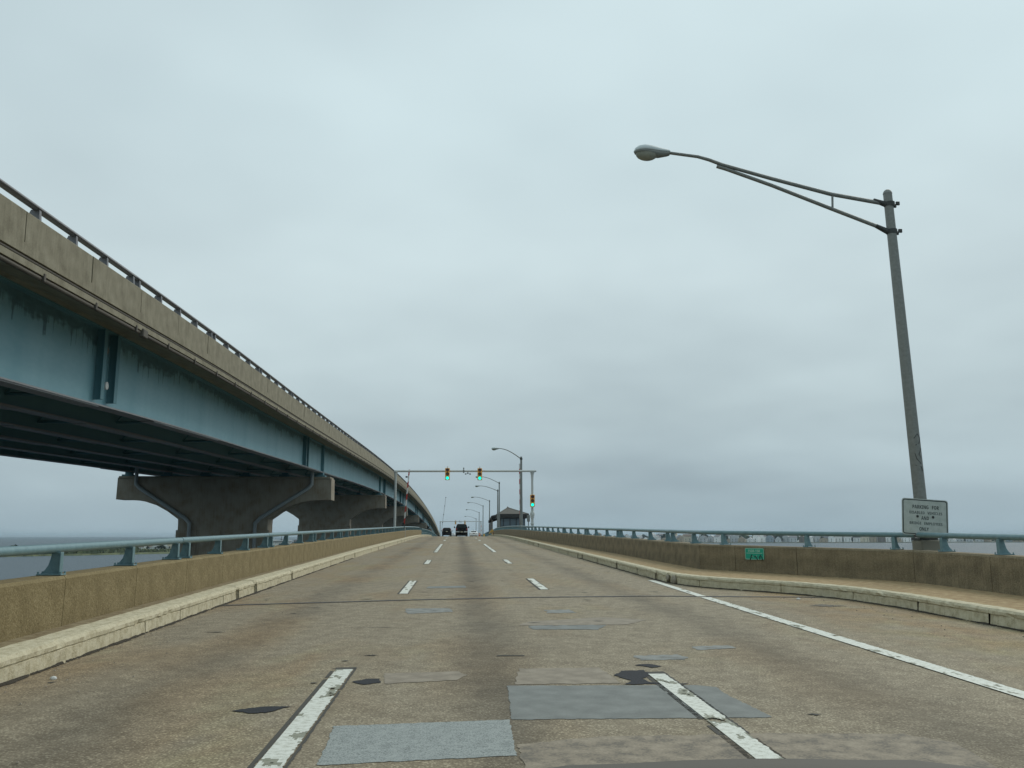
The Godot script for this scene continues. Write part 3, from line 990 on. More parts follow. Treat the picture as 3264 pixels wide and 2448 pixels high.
func parapets() -> void:
	for side in [-1, 1]:
		var nm := "left" if side < 0 else "right"
		var w := thing("parapet_wall", "long tan concrete parapet wall under the blue rail on the left" if side < 0 else "dark stained concrete parapet wall that bends out round the lay-by on the right", "wall")
		var m: Material = M.parapet_tan if side < 0 else M.parapet_brown
		var joints := []
		if side < 0:
			var q := 18.55 - 8.75 * 3
			while q < 138.0:
				joints.append_array([q, q + 2.95, q + 5.8])
				q += 8.75
		else:
			joints = [-6.0, -3.0, 0.0, 3.0, 6.0, 9.0, 12.0, 15.0, 18.0, 21.1, 24.2, 26.2, 27.5]
			var q := 30.6
			while q < 163.0:
				joints.append(q)
				q += 3.3
		for i in joints.size() - 1:
			panel(w, m, side, joints[i] + 0.008, joints[i + 1] - 0.008)
		# steel rail on top: thing of its own
		var r := thing("bridge_railing", "blue tubular steel railing on flared posts along the %s parapet" % nm, "railing")
		var posts := []
		if side < 0:
			var q := 18.55 - 8.75 * 3
			while q < 138.0:
				posts.append_array([q - 0.38, q + 0.38, q + 2.95, q + 5.8])
				q += 8.75
		else:
			posts = [-4.0, -1.0, 2.0, 5.0, 8.0, 10.5, 12.6, 15.4, 17.8, 19.95, 21.6, 23.95, 26.7, 28.6]
			var q := 31.8
			while q < 160.0:
				posts.append_array([q - 0.38, q + 0.38, q + 3.25, q + 6.5])
				q += 9.75
		var pm := post_mesh()
		for q in posts:
			var o := put(pm, "rail_post", M.rail_blue, r)
			var p := parapet_point(side, q)
			var t := parapet_point(side, q + 0.4) - parapet_point(side, q - 0.4)
			if side > 0 and q > 20.5 and q < 22.0:
				t = parapet_point(side, q + 0.2) - p
			var fwd := t.normalized()
			var outw: Vector3 = fwd.cross(Vector3.UP).normalized() * side
			o.transform = Transform3D(Basis(outw, Vector3.UP, outw.cross(Vector3.UP)), p + outw * 0.07 + Vector3.UP * wall_h(side))
		# tubes, one length between sleeves
		var breaks := [-8.0]
		if side < 0:
			var q := 18.55 - 8.75 * 2
			while q < 138.0:
				breaks.append(q)
				q += 8.75
		else:
			breaks.append_array([8.0, 21.1])
			var q := 31.8
			while q < 160.0:
				breaks.append(q)
				q += 9.75
		for i in breaks.size() - 1:
			var st := begin()
			var path := []
			var n := 10
			var qs := []
			for k in n + 1:
				qs.append(lerpf(breaks[i] + 0.022, breaks[i + 1] - 0.022, float(k) / n))
			if side > 0 and breaks[i] < 27.0 and breaks[i + 1] > 28.0:
				qs = [21.12, 23.0, 25.0, 26.6, 27.2, 27.5, 27.8, 28.4, 30.0, 31.788]
			for q in qs:
				var p := parapet_point(side, q)
				var t := (parapet_point(side, q + 0.4) - parapet_point(side, q - 0.4)).normalized()
				if side > 0 and q < 21.2 and q > 20.5:
					t = (parapet_point(side, q + 0.3) - parapet_point(side, q + 0.05)).normalized() if q > 21.1 else (p - parapet_point(side, q - 0.4)).normalized()
				path.append(p + t.cross(Vector3.UP).normalized() * side * 0.15 + Vector3.UP * (wall_h(side) + 0.362))
			tube(st, path, [0.062], 14)
			obj(st, "rail_tube", M.rail_blue, r)
			if i > 0:
				st = begin()
				var o3: Vector3 = (path[0] - path[1]).normalized()
				tube(st, [path[0] - o3 * 0.15, path[0] + o3 * 0.19], [0.05], 12)
				obj(st, "rail_sleeve", M.rail_grey, r)

func panel(parent: Node, m: Material, side: int, a: float, b: float) -> void:
	var st := begin()
	var n := 2 if b - a < 3.6 else 3
	var prof_w := PackedVector2Array([Vector2(0.0, 0.0), Vector2(-0.012, wall_h(side) - 0.045), Vector2(0.018, wall_h(side) - 0.005), Vector2(0.36, wall_h(side)), Vector2(0.385, wall_h(side) - 0.03), Vector2(0.39, -0.6), Vector2(0.0, -0.6)])
	if side < 0:
		for k in prof_w.size():
			prof_w[k].x = -prof_w[k].x
	var path := []
	for k in n + 1:
		path.append(parapet_point(side, lerpf(a, b, float(k) / n)))
	sweep(st, path, prof_w)
	obj(st, "wall_panel", m, parent)

func post_mesh() -> ArrayMesh:
	# x = away from the road, y up from the wall top, z along the rail
	var st := begin()
	var web := PackedVector2Array([Vector2(0.01, 0.02), Vector2(0.01, 0.305), Vector2(0.125, 0.305), Vector2(0.14, 0.22), Vector2(0.165, 0.13), Vector2(0.205, 0.07), Vector2(0.26, 0.02)])
	prism(st, web, 0.022, at(Vector3.ZERO))
	box(st, Vector3(0.016, 0.295, 0.10), at(Vector3(0.0, 0.165, 0)), 0.003)
	box(st, Vector3(0.33, 0.02, 0.17), at(Vector3(0.12, 0.01, 0)), 0.004)
	box(st, Vector3(0.14, 0.016, 0.10), at(Vector3(0.065, 0.302, 0)), 0.003)
	for x in [-0.03, 0.265]:
		for z in [-0.07, 0.07]:
			tube(st, [Vector3(x, 0.02, z), Vector3(x, 0.05, z)], [0.014], 6)
	return mesh_of(st)

# ================================================================ viaduct
const GX := [-8.98, -11.25, -13.75, -16.25, -18.75, -21.2]
const PIERS := [15.2, 58.8, 102.2, 145.8, 190.0, 238.0, 284.0]
func vb(d: float) -> float:      # underside of the girders below the parapet top
	return -2.44 - 0.15 * clampf((52.0 - d) / 32.0, 0.0, 1.0)

func vpath(x: float, v: float, a: float, b: float, step := 4.0) -> Array:
	var n := maxi(1, int((b - a) / step))
	var out := []
	for k in n + 1:
		var d := lerpf(a, b, float(k) / n)
		out.append(V(x, vtop(d) + (v if v > -2.0 else v + 2.46 + vb(d)), d))
	return out

func viaduct() -> void:
	var r := thing("viaduct", "high viaduct of pale blue steel girders under a tan concrete deck on the left", "bridge")
	var a := -24.0
	var b := 420.0
	var st := begin()
	sweep(st, vpath(0, 0, a, b), PackedVector2Array([Vector2(-7.44, -0.565), Vector2(-7.44, -0.76), Vector2(-7.54, -0.77), Vector2(-7.54, -0.83), Vector2(-7.44, -0.845), Vector2(-7.44, -0.965), Vector2(-7.60, -0.965), Vector2(-7.9, -0.83), Vector2(-8.6, -0.66), Vector2(-21.4, -0.66), Vector2(-22.0, -0.80), Vector2(-22.3, -1.08), Vector2(-22.5, -1.08), Vector2(-22.5, -0.565)]))
	obj(st, "deck_slab", M.viaduct_concrete, r)
	st = begin()
	sweep(st, vpath(0, 0, a, b), PackedVector2Array([Vector2(-22.5, -0.56), Vector2(-22.5, 0), Vector2(-22.2, 0), Vector2(-22.12, -0.56)]))
	obj(st, "far_parapet", M.viaduct_concrete, r)
	# parapet panels that face the lower road, with open joints
	st = begin()
	prism(st, PackedVector2Array([Vector2(0.0, -0.56), Vector2(0.0, -0.02), Vector2(-0.02, 0.0), Vector2(-0.30, 0.0), Vector2(-0.38, -0.56)]), 2.765, at(Vector3.ZERO))
	var pmesh := mesh_of(st)
	var d := a + 1.2
	while d < b - 2.0:
		var o := put(pmesh, "parapet_panel", M.viaduct_concrete, r)
		var sl := atan((vtop(d + 1.4) - vtop(d - 1.4)) / 2.8)
		o.transform = Transform3D(Basis(Vector3.RIGHT, sl), V(-7.45 + 0.004 * sin(d * 3.0), vtop(d) - 0.002, d))
		d += 2.8
	# rail on the parapet
	st = begin()
	prism(st, PackedVector2Array([Vector2(0.07, 0.0), Vector2(0.05, 0.24), Vector2(-0.10, 0.24), Vector2(-0.2, 0.0)]), 0.08, at(Vector3.ZERO))
	box(st, Vector3(0.34, 0.02, 0.2), at(Vector3(-0.06, 0.01, 0)))
	var vm := mesh_of(st)
	d = 20.57 - 6.61 * 6
	var breaks := []
	while d < 330.0:
		breaks.append(d)
		for q in [d - 0.2, d + 0.2, d + 1.75, d + 3.3, d + 4.85]:
			var o := put(vm, "rail_post", M.rail_grey, r)
			o.position = V(-7.62, vtop(q), q)
		d += 6.61
	for i in breaks.size() - 1:
		st = begin()
		tube(st, vpath(-7.64, 0.28, breaks[i] + 0.02, breaks[i + 1] - 0.02, 2.2), [0.062], 8)
		tube(st, vpath(-7.575, 0.27, breaks[i] + 0.02, breaks[i + 1] - 0.02, 2.2), [0.022], 6)
		obj(st, "rail_tube", M.rail_grey, r)
	# girders
	for g in GX.size():
		var x: float = GX[g]
		var s2 := begin()
		var lo := vpath(x, -2.46, a, b, 2.0)
		var hi := vpath(x, -0.64, a, b, 2.0)
		var along := 0.0
		for k in lo.size() - 1:
			var al: float = along + (lo[k + 1] - lo[k]).length()
			for s in [-1.0, 1.0]:
				var off := Vector3(0.016 * s, 0, 0)
				quad(s2, lo[k] + off, lo[k + 1] + off, hi[k + 1] + off, hi[k] + off, Vector3(s, 0, 0), Vector2(along / 26.0, 1), Vector2(al / 26.0, 1), Vector2(al / 26.0, 0), Vector2(along / 26.0, 0))
			along = al
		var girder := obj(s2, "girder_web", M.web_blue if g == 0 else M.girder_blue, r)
		s2 = begin()
		sweep(s2, vpath(x, -2.50, a, b, 4.0), PackedVector2Array([Vector2(-0.22, 0), Vector2(0.22, 0), Vector2(0.22, 0.038), Vector2(-0.22, 0.038)]))
		for q in [[8.0, 22.0], [26.0, 33.0], [50.0, 68.0], [93.0, 111.0], [136.0, 154.0]]:
			sweep(s2, vpath(x, -2.53, q[0] + g * 0.9, q[1] + g * 0.9, 4.0), PackedVector2Array([Vector2(-0.19, 0), Vector2(0.19, 0), Vector2(0.19, 0.029), Vector2(-0.19, 0.029)]))
		obj(s2, "bottom_flange", M.flange_grey, girder)
		s2 = begin()
		sweep(s2, vpath(x, -0.70, a, b, 4.0), PackedVector2Array([Vector2(-0.2, 0), Vector2(0.2, 0), Vector2(0.2, 0.035), Vector2(-0.2, 0.035)]))
		obj(s2, "top_flange", M.girder_blue, girder)
		if g == 0:
			for q in [22.5, 52.2, 108.5, 139.0, 197.0, 231.0]:
				# pin and hanger: two upright plates with a link between
				for e in [-0.42, 0.42]:
					s2 = begin()
					box(s2, Vector3(0.2, 1.78, 0.05), at(V(x + 0.115, vtop(q + e) - 1.57, q + e)))
					box(s2, Vector3(0.02, 1.78, 0.2), at(V(x + 0.215, vtop(q + e) - 1.57, q + e)))
					obj(s2, "stiffener", M.girder_blue, girder)
				s2 = begin()
				box(s2, Vector3(0.03, 1.2, 0.2), at(V(x + 0.05, vtop(q) - 1.62, q)), 0.01)
				tube(s2, [V(x + 0.03, vtop(q) - 1.16, q), V(x + 0.11, vtop(q) - 1.16, q)], [0.085], 12)
				obj(s2, "hanger_link", M.galvanised, girder)
				s2 = begin()
				tube(s2, [V(x + 0.03, vtop(q) - 2.06, q), V(x + 0.16, vtop(q) - 2.06, q)], [0.1], 14)
				obj(s2, "hanger_pin", M.gate_white, girder)
			for q in PIERS:
				s2 = begin()
				box(s2, Vector3(0.19, 1.78, 0.22), at(V(x + 0.11, vtop(q) - 1.57, q)))
				obj(s2, "stiffener", M.girder_blue, girder)
	# cross frames between the girders
	var frames := []
	for p in PIERS:
		frames.append_array([p - 0.1, p + 7.2, p + 14.4, p + 21.6, p + 28.8, p + 36.0])
	for q in frames:
		if q > 200.0:
			continue
		var s3 := begin()
		for g in GX.size() - 1:
			var xa: float = GX[g] - 0.03
			var xb: float = GX[g + 1] + 0.03
			var y := vtop(q)
			tube(s3, [V(xa, y - 2.3, q), V(xb, y - 2.3, q)], [0.045], 5)
			tube(s3, [V(xa, y - 2.3, q), V((xa + xb) / 2.0, y - 0.9, q)], [0.04], 5)
			tube(s3, [V(xb, y - 2.3, q), V((xa + xb) / 2.0, y - 0.9, q)], [0.04], 5)
		obj(s3, "cross_frame", M.girder_blue, r)
	# flat lateral braces near the expansion end
	for q in [[9.1, 13.0, 11.2, 17.5], [9.1, 17.2, 11.2, 13.2]]:
		var s3 := begin()
		var p0 := V(-q[0], vtop(q[1]) - 2.44, q[1])
		var p1 := V(-q[2], vtop(q[3]) - 2.44, q[3])
		tube(s3, [p0, p1], [0.09], 4, true, 0.3)
		obj(s3, "lateral_brace", M.flange_grey, r)
	# conduit under the deck edge with clips
	var s4 := begin()
	tube(s4, vpath(-7.49, -0.80, a, 330.0, 3.0), [0.03], 7)
	obj(s4, "conduit", M.conduit, r)
	s4 = begin()
	tube(s4, vpath(-7.50, -1.015, a, 330.0, 3.0), [0.045], 7)
	obj(s4, "conduit", M.conduit, r)
	s4 = begin()
	box(s4, Vector3(0.04, 0.14, 0.06), at(Vector3.ZERO))
	var clip := mesh_of(s4)
	d = 2.0
	while d < 130.0:
		var o := put(clip, "conduit_clip", M.conduit, r)
		o.position = V(-7.44, vtop(d) - 0.99, d)
		d += 2.3
	s4 = begin()
	box(s4, Vector3(0.12, 0.2, 0.3), at(V(-7.45, vtop(20.9) - 1.02, 20.9)), 0.02)
	obj(s4, "junction_box", M.conduit, r)

func pier_shape(dy: float) -> PackedVector2Array:
	# cross-head and shaft, x relative to the middle of the pier, y relative to the top of the head
	var half := [[6.74, 0.0], [6.76, -1.38], [6.2, -1.375], [5.5, -1.42], [4.9, -1.52], [4.2, -1.75], [3.5, -2.13], [2.82, -2.62], [2.8, -3.0]]
	var p := PackedVector2Array()
	for q in half:
		p.append(Vector2(q[0], q[1]))
	p.append(Vector2(3.15, dy))
	p.append(Vector2(-3.15, dy))
	for i in range(half.size() - 1, -1, -1):
		p.append(Vector2(-half[i][0], half[i][1]))
	return p

func piers() -> void:
	var names := ["concrete viaduct pier just outside the left of the view", "nearest hammerhead concrete pier with two drain pipes under the viaduct", "second hammerhead pier with rust brown end, behind the nearest pier", "third viaduct pier, its grey end just left of the red and white gate arm", "fourth viaduct pier, right of the red and white gate arm", "fifth viaduct pier, small, close to the far end of the viaduct", "farthest viaduct pier just above the left railing"]
	for k in PIERS.size():
		var d: float = PIERS[k]
		var top := vtop(d) - 2.90
		var r := thing("bridge_pier", names[k], "pier", V(-14.90, WATER, d), "hammerhead piers of the viaduct")
		var base := top - WATER                   # height of the head above the pier's own base
		var st := begin()
		prism(st, pier_shape(-base - 1.0), 1.5, at(Vector3(0, base, 0)))
		obj(st, "pier_body", M.pier_concrete, r)
		# raised fields on the near face leave three upright grooves
		st = begin()
		for q in [[-2.9, -1.62], [-1.42, -0.13], [0.13, 1.42], [1.62, 2.9]]:
			box(st, Vector3(q[1] - q[0], base - 3.3 + 0.6, 0.06), at(Vector3((q[0] + q[1]) / 2.0, (base - 3.3 + 0.6) / 2.0 - 0.6, 0.775)), 0.015)
		obj(st, "shaft_panel", M.pier_concrete, r)
		st = begin()
		box(st, Vector3(13.36, 0.16, 1.6), at(Vector3(0, base + 0.02, 0)), 0.03)
		obj(st, "head_coping", M.cap_stone if k < 3 else M.pier_concrete, r)
		for g in GX:
			st = begin()
			box(st, Vector3(0.7, 0.14, 0.8), at(Vector3(g + 14.90, base + 0.16, 0)), 0.02)
			box(st, Vector3(0.4, 0.25, 0.45), at(Vector3(g + 14.90, base + 0.31, 0)))
			obj(st, "bearing", M.girder_blue, r)
		if k <= 1:
			for s in [-1.0, 1.0]:
				st = begin()
				var z := 0.92
				tube(st, [Vector3(s * 5.52, base + 0.9, z), Vector3(s * 5.52, base - 0.4, z), Vector3(s * 5.3, base - 0.65, z), Vector3(s * 2.35, base - 2.55, z), Vector3(s * 2.05, base - 2.87, z), Vector3(s * 2.05, 0.0, z)], [0.12], 9)
				obj(st, "drain_pipe", M.drain_pipe, r)

# ================================================================ street lamps
func lamp_head(parent: Node, p: Vector3, dir: Vector3, s: float) -> void:
	# cobra head: p is the end of the arm, dir points from the pole outwards
	var x := dir.normalized()
	var z := x.cross(Vector3.UP).normalized()
	var y := z.cross(x)
	var t := Transform3D(Basis(x, y, z), p)
	var body := [[0.0, 0.07, 0.05, 0.06], [0.06, 0.085, 0.07, 0.085], [0.28, 0.12, 0.12, 0.13], [0.46, 0.17, 0.16, 0.12], [0.62, 0.195, 0.175, 0.08], [0.76, 0.17, 0.145, 0.06], [0.85, 0.105, 0.085, 0.045], [0.885, 0.03, 0.012, 0.012]]
	var st := begin()
	var rings := []
	for q in body:
		var ring := []
		for i in 16:
			var a := TAU * i / 16
			var h: float = sin(a) * (q[2] if sin(a) > 0.0 else 0.02)
			ring.append(t * (Vector3(q[0], h + 0.02, cos(a) * q[1]) * s))
		rings.append(ring)
	loft(st, rings)
	obj(st, "lamp_shell", M.lamp_shell, parent)
	st = begin()
	rings = []
	for q in body:
		var ring := []
		for i in 16:
			var a := TAU * i / 16
			var h: float = -absf(sin(a)) * q[3] if sin(a) < 0.0 else 0.004
			ring.append(t * (Vector3(q[0] * 0.985 + 0.006, h, cos(a) * q[1] * 0.95) * s))
		rings.append(ring)
	loft(st, rings)
	obj(st, "lamp_underside", M.lamp_under, parent)
	st = begin()
	rings = []
	for k in 6:
		var ph := k / 5.0 * PI / 2.0
		var ring := []
		for i in 14:
			var a := TAU * i / 14
			ring.append(t * (Vector3(0.57 + cos(a) * 0.285 * cos(ph) * 0.98, -0.035 - sin(ph) * 0.175, sin(a) * 0.165 * cos(ph) * 0.98 + 0.0001 * k) * s))
		rings.append(ring)
	loft(st, rings)
	obj(st, "lamp_lens", M.lamp_lens, parent)

func lamps() -> void:
	# the near lamp: leaning pole, twin-tube truss arm
	var base := V(11.63, 1.57, 21.75)
	var r := thing("street_lamp", "nearest street lamp, leaning grey pole with long triangular truss arm above the parking sign", "street lamp", base, "street lamps along the right side")
	var st := begin()
	var lean := Vector3(-0.031, 1.0, 0.0)
	var P := func(h: float) -> Vector3: return lean * h
	tube(st, [P.call(0.0), P.call(3.0), P.call(6.0), P.call(9.05)], [0.158, 0.145, 0.13, 0.113], 16)
	obj(st, "pole", M.galvanised, r)
	st = begin()
	ball(st, P.call(9.05), Vector3(0.12, 0.13, 0.12), 5, 12, 0.0, PI / 2.0)
	obj(st, "pole_cap", M.galvanised, r)
	st = begin()
	box(st, Vector3(0.46, 0.05, 0.46), at(Vector3(0, 0.0, 0)), 0.01)
	for sx in [-1, 1]:
		for sz in [-1, 1]:
			tube(st, [Vector3(sx * 0.18, 0, sz * 0.18), Vector3(sx * 0.18, 0.14, sz * 0.18)], [0.03], 6)
	obj(st, "base_plate", M.clamp, r)
	st = begin()
	box(st, Vector3(0.56, 2.4, 0.5), at(Vector3(0.07, -1.23, 0)), 0.03)
	obj(st, "pedestal", M.cap_stone, r)
	var off := -base
	var hi := [V(11.42, 10.32, 21.75), V(9.8, 10.58, 21.75), V(8.2, 10.98, 21.75), V(6.9, 11.33, 21.75), V(6.55, 11.46, 21.75), V(6.25, 11.54, 21.75), V(5.45, 11.63, 21.75)]
	var lo := [V(11.40, 9.56, 21.75), V(9.8, 10.17, 21.75), V(8.2, 10.79, 21.75), V(7.0, 11.21, 21.75), V(6.75, 11.28, 21.75)]
	for a in [[hi, 0.055, 0.04, "arm_upper"], [lo, 0.052, 0.045, "arm_lower"]]:
		st = begin()
		var pts := []
		var rad := []
		for i in a[0].size():
			pts.append(a[0][i] + off)
			rad.append(lerpf(a[1], a[2], float(i) / (a[0].size() - 1)))
		tube(st, pts, rad, 10)
		obj(st, a[3], M.galvanised, r)
	st = begin()
	tube(st, [V(9.84, 10.57, 21.75) + off, V(9.82, 10.17, 21.75) + off], [0.03], 8)
	obj(st, "arm_strut", M.galvanised, r)
	for q in [[11.40, 10.33], [11.41, 9.57]]:
		st = begin()
		var c := V(q[0], q[1], 21.75) + off
		tube(st, [c + Vector3(-0.02, -0.06, 0), c + Vector3(-0.02, 0.06, 0)], [0.135], 14)
		tube(st, [c + Vector3(-0.45, 0.11 if q[1] > 10.0 else 0.16, 0), c + Vector3(-0.12, 0.0, 0)], [0.055, 0.08], 8)
		for z in [-0.09, 0.09]:
			box(st, Vector3(0.1, 0.1, 0.05), at(c + Vector3(0.16, 0.0, z)), 0.01)
		obj(st, "clamp", M.clamp, r)
	lamp_head(r, V(5.5, 11.62, 21.75) + off, Vector3(-1, 0.0, 0), 1.08)
	# faint scrawl on the pole
	for q in [[[2.5, -0.3], [2.62, 0.1], [2.52, 0.45], [2.40, 0.3], [2.33, -0.2]], [[2.25, 0.4], [2.1, 0.05], [2.0, 0.35], [2.12, -0.35], [1.98, -0.2], [1.86, 0.2]], [[1.83, -0.4], [1.78, 0.2], [1.68, 0.3]]]:
		st = begin()
		var pts := []
		for p in q:
			var rr := lerpf(0.158, 0.113, p[0] / 9.3) + 0.001
			var ang: float = p[1] * 1.6
			pts.append(P.call(p[0]) + Vector3(sin(ang) * rr - cos(ang) * 0.0, 0, cos(ang) * rr))
		tube(st, pts, [0.012], 5)
		obj(st, "scrawl", M.graffiti_grey, r)
	# the others: plain curved arms
	var spec := [
		[7.55, 106.0, 11.0, 3.45, 1.25, "second street lamp, tall pole with curved arm in front of the brown bridge house"],
		[7.6, 163.6, 11.43, 4.5, 1.2, "third street lamp, thin pole whose arm ends behind the right hanging signal"],
		[7.62, 170.2, 10.36, 4.45, 0.95, "fourth street lamp, close beside the third and slightly shorter"],
		[7.6, 213.4, 10.04, 4.6, 1.0, "fifth street lamp, its pole dropping behind the roof of the bridge house"],
		[7.6, 267.6, 10.64, 5.0, 1.1, "sixth street lamp, left of the bridge house, with a blue foot"],
		[7.6, 315.8, 9.9, 5.0, 1.1, "seventh street lamp, standing beyond the far signal beam"],
		[7.6, 367.4, 8.7, 5.0, 1.1, "farthest and lowest street lamp with a thin curved arm"]]
	for q in spec:
		var d: float = q[1]
		var foot := prof(d) - 0.3
		var o := thing("street_lamp", q[5], "street lamp", V(q[0], foot, d), "street lamps along the right side")
		var h: float = q[2] - foot
		st = begin()
		var rt := 0.12 if d < 120 else 0.1
		tube(st, [Vector3.ZERO, Vector3(0, 1.6, 0), Vector3(0, h * 0.5, 0), Vector3(0, h, 0)], [rt * 1.65, rt * 1.5, rt * 1.25, rt], 12)
		obj(st, "pole", M.galvanised, o)
		st = begin()
		box(st, Vector3(0.5, 0.3, 0.5), at(Vector3(0, 0.1, 0)), 0.02)
		if d > 250 and d < 280:
			tube(st, [Vector3(0, 0.2, 0), Vector3(0, 2.4, 0)], [0.24], 10)
		obj(st, "pole_base", M.rail_blue, o)
		var arm: float = q[3]
		var pts := []
		for i in 9:
			var t := i / 8.0
			pts.append(Vector3(-arm * 0.78 * t, h - 0.28 + q[4] * sin(t * PI / 2.0), 0))
		st = begin()
		tube(st, pts, [0.06, 0.058, 0.056, 0.054, 0.052, 0.05, 0.048, 0.046, 0.045], 8)
		obj(st, "lamp_arm", M.galvanised, o)
		st = begin()
		tube(st, [Vector3(0, h - 0.36, 0), Vector3(0, h - 0.18, 0)], [rt * 1.35], 12)
		obj(st, "clamp", M.clamp, o)
		lamp_head(o, pts[8], Vector3(-1, -0.06, 0), 1.0)

# ================================================================ signal gantries
func signal_head(called: String, label: String, p: Vector3, lit: bool, facing: float, group: String) -> void:
	# p: middle of the housing; facing +1 towards the camera
	var r := thing(called, label, "traffic light", p, group)
	var st := begin()
	for k in 3:
		box(st, Vector3(0.45, 0.385, 0.2), at(Vector3(0, 0.39 * (1 - k), 0)), 0.03)
	obj(st, "housing", M.signal_yellow, r)
	for k in 3:
		var y := 0.39 * (1 - k)
		st = begin()
		var z := 0.1 * facing
		tube(st, [Vector3(0, y, z), Vector3(0, y, z + 0.02 * facing)], [0.15], 18)
		var m: Material = [M.lens_red, M.lens_amber, M.lens_green if lit else M.lens_amber][k]
		obj(st, ["red_lens", "amber_lens", "green_lens"][k], m, r)
		# hood: an open tunnel over the lens
		st = begin()
		st.set_smooth_group(1)
		for i in 14:
			var a0 := -0.45 + (PI + 0.9) * i / 14.0
			var a1 := -0.45 + (PI + 0.9) * (i + 1) / 14.0
			for rr in [0.162, 0.168]:
				var o := 1.0 if rr > 0.165 else -1.0
				quad(st, Vector3(cos(a0) * rr, y + sin(a0) * rr, z), Vector3(cos(a1) * rr, y + sin(a1) * rr, z), Vector3(cos(a1) * rr, y + sin(a1) * rr, z + facing * lerpf(0.05, 0.16, sin(clampf(a1, 0, PI)))), Vector3(cos(a0) * rr, y + sin(a0) * rr, z + facing * lerpf(0.05, 0.16, sin(clampf(a0, 0, PI)))), Vector3(cos(a0) * o, sin(a0) * o, 0))
		obj(st, "hood", M.signal_yellow, r)
	if lit:
		var l := OmniLight3D.new()
		l.name = "green_glow"
		l.light_color = Color(0.0, 1.0, 0.86)
		l.light_energy = 0.02
		l.light_size = 0.12
		l.omni_range = 200.0
		l.omni_attenuation = 2.0
		l.shadow_enabled = true
		r.add_child(l)
		l.position = Vector3(0, -0.39, 0.26 * facing)

func gantries() -> void:
	for k in 2:
		var d := 87.0 if k == 0 else 279.0
		var xl := -6.05 if k == 0 else -5.35
		var xr := 7.28 if k == 0 else 7.25
		var y := 7.86 if k == 0 else 5.98
		var foot := prof(d) - 1.0
		var r := thing("signal_gantry", "steel pipe gantry across the road carrying two green traffic lights" if k == 0 else "far small signal gantry beyond the crest, seen from behind the cars", "gantry", V(0, foot, d), "pipe gantries over the road")
		var st := begin()
		tube(st, [Vector3(xl - 0.15, y - foot - 0.02, 0), Vector3(xr + 0.4, y - foot + 0.06, 0)], [0.1], 12)
		obj(st, "beam", M.gantry_steel, r)
		for x in [xl, xr]:
			st = begin()
			var h := y - foot - 0.08
			tube(st, [Vector3(x, 0, 0), Vector3(x, h * 0.55, 0), Vector3(x, h - 0.8, 0), Vector3(x, h - 0.25, 0), Vector3(x, h, 0)], [0.13, 0.12, 0.11, 0.14, 0.19], 12)
			obj(st, "post", M.gantry_steel, r)
			st = begin()
			tube(st, [Vector3(x, h - 0.03, 0), Vector3(x, h + 0.02, 0)], [0.23], 12)
			if x > 0.0:
				tube(st, [Vector3(x, 2.6, 0), Vector3(x, 2.68, 0)], [0.2], 12)
				tube(st, [Vector3(x, 3.25, 0), Vector3(x, 3.32, 0)], [0.22], 12)
				tube(st, [Vector3(x, 3.32, 0), Vector3(x, 3.6, 0), Vector3(x, 3.85, 0)], [0.16, 0.24, 0.13], 10)
			obj(st, "collar", M.gantry_steel, r)
		var group := "green traffic lights facing the camera" if k == 0 else "traffic lights on the far gantry"
		var xs := [-1.03, 2.12] if k == 0 else [-0.6, 2.31]
		for i in 2:
			var lab: String = [["left green traffic light hanging on the pipe gantry", "right green traffic light hanging on the pipe gantry"], ["left yellow traffic light on the far gantry, seen from behind", "right yellow traffic light on the far gantry, seen from behind"]][k][i]
			signal_head("traffic_light", lab, V(xs[i], y - 0.30, d - 0.32 if k == 0 else d + 0.3), k == 0, 1.0 if k == 0 else -1.0, group)
			st = begin()
			tube(st, [Vector3(xs[i], y - foot - 0.05, 0.1), Vector3(xs[i], y - foot + 0.42, 0.14)], [0.03], 8)
			ball(st, Vector3(xs[i], y - foot + 0.42, 0.14), Vector3(0.055, 0.06, 0.055), 5, 8)
			box(st, Vector3(0.12, 0.3, 0.14), at(Vector3(xs[i], y - foot - 0.02, 0.14 if k == 0 else -0.14)))
			obj(st, "signal_bracket", M.gantry_steel, r)
		# pair of small flood lamps and a camera clamped on the beam
		st = begin()
		var cx := 0.72
		box(st, Vector3(0.14, 0.3, 0.22), at(Vector3(cx - 0.17, y - foot, 0)), 0.02)
		tube(st, [Vector3(cx - 0.17, y - foot + 0.1, 0), Vector3(cx - 0.17, y - foot + 0.26, 0)], [0.04], 7)
		box(st, Vector3(0.12, 0.14, 0.14), at(Vector3(cx - 0.17, y - foot + 0.3, 0)), 0.03)
		obj(st, "beam_clamp", M.galvanised, r)
		st = begin()
		tube(st, [Vector3(cx + 0.24, y - foot - 0.05, 0), Vector3(cx + 0.24, y - foot - 0.22, 0)], [0.045], 7)
		tube(st, [Vector3(cx + 0.04, y - foot - 0.24, 0), Vector3(cx + 0.44, y - foot - 0.24, 0)], [0.02], 6)
		for s in [-1.0, 1.0]:
			ball(st, Vector3(cx + 0.24 + s * 0.22, y - foot - 0.27, 0.05), Vector3(0.09, 0.06, 0.1), 6, 10)
		obj(st, "warning_lamps", M.clamp, r)
	signal_head("traffic_light", "green traffic light fixed low on the right gantry post", V(7.26, 5.0, 86.6), true, 1.0, "green traffic lights facing the camera")

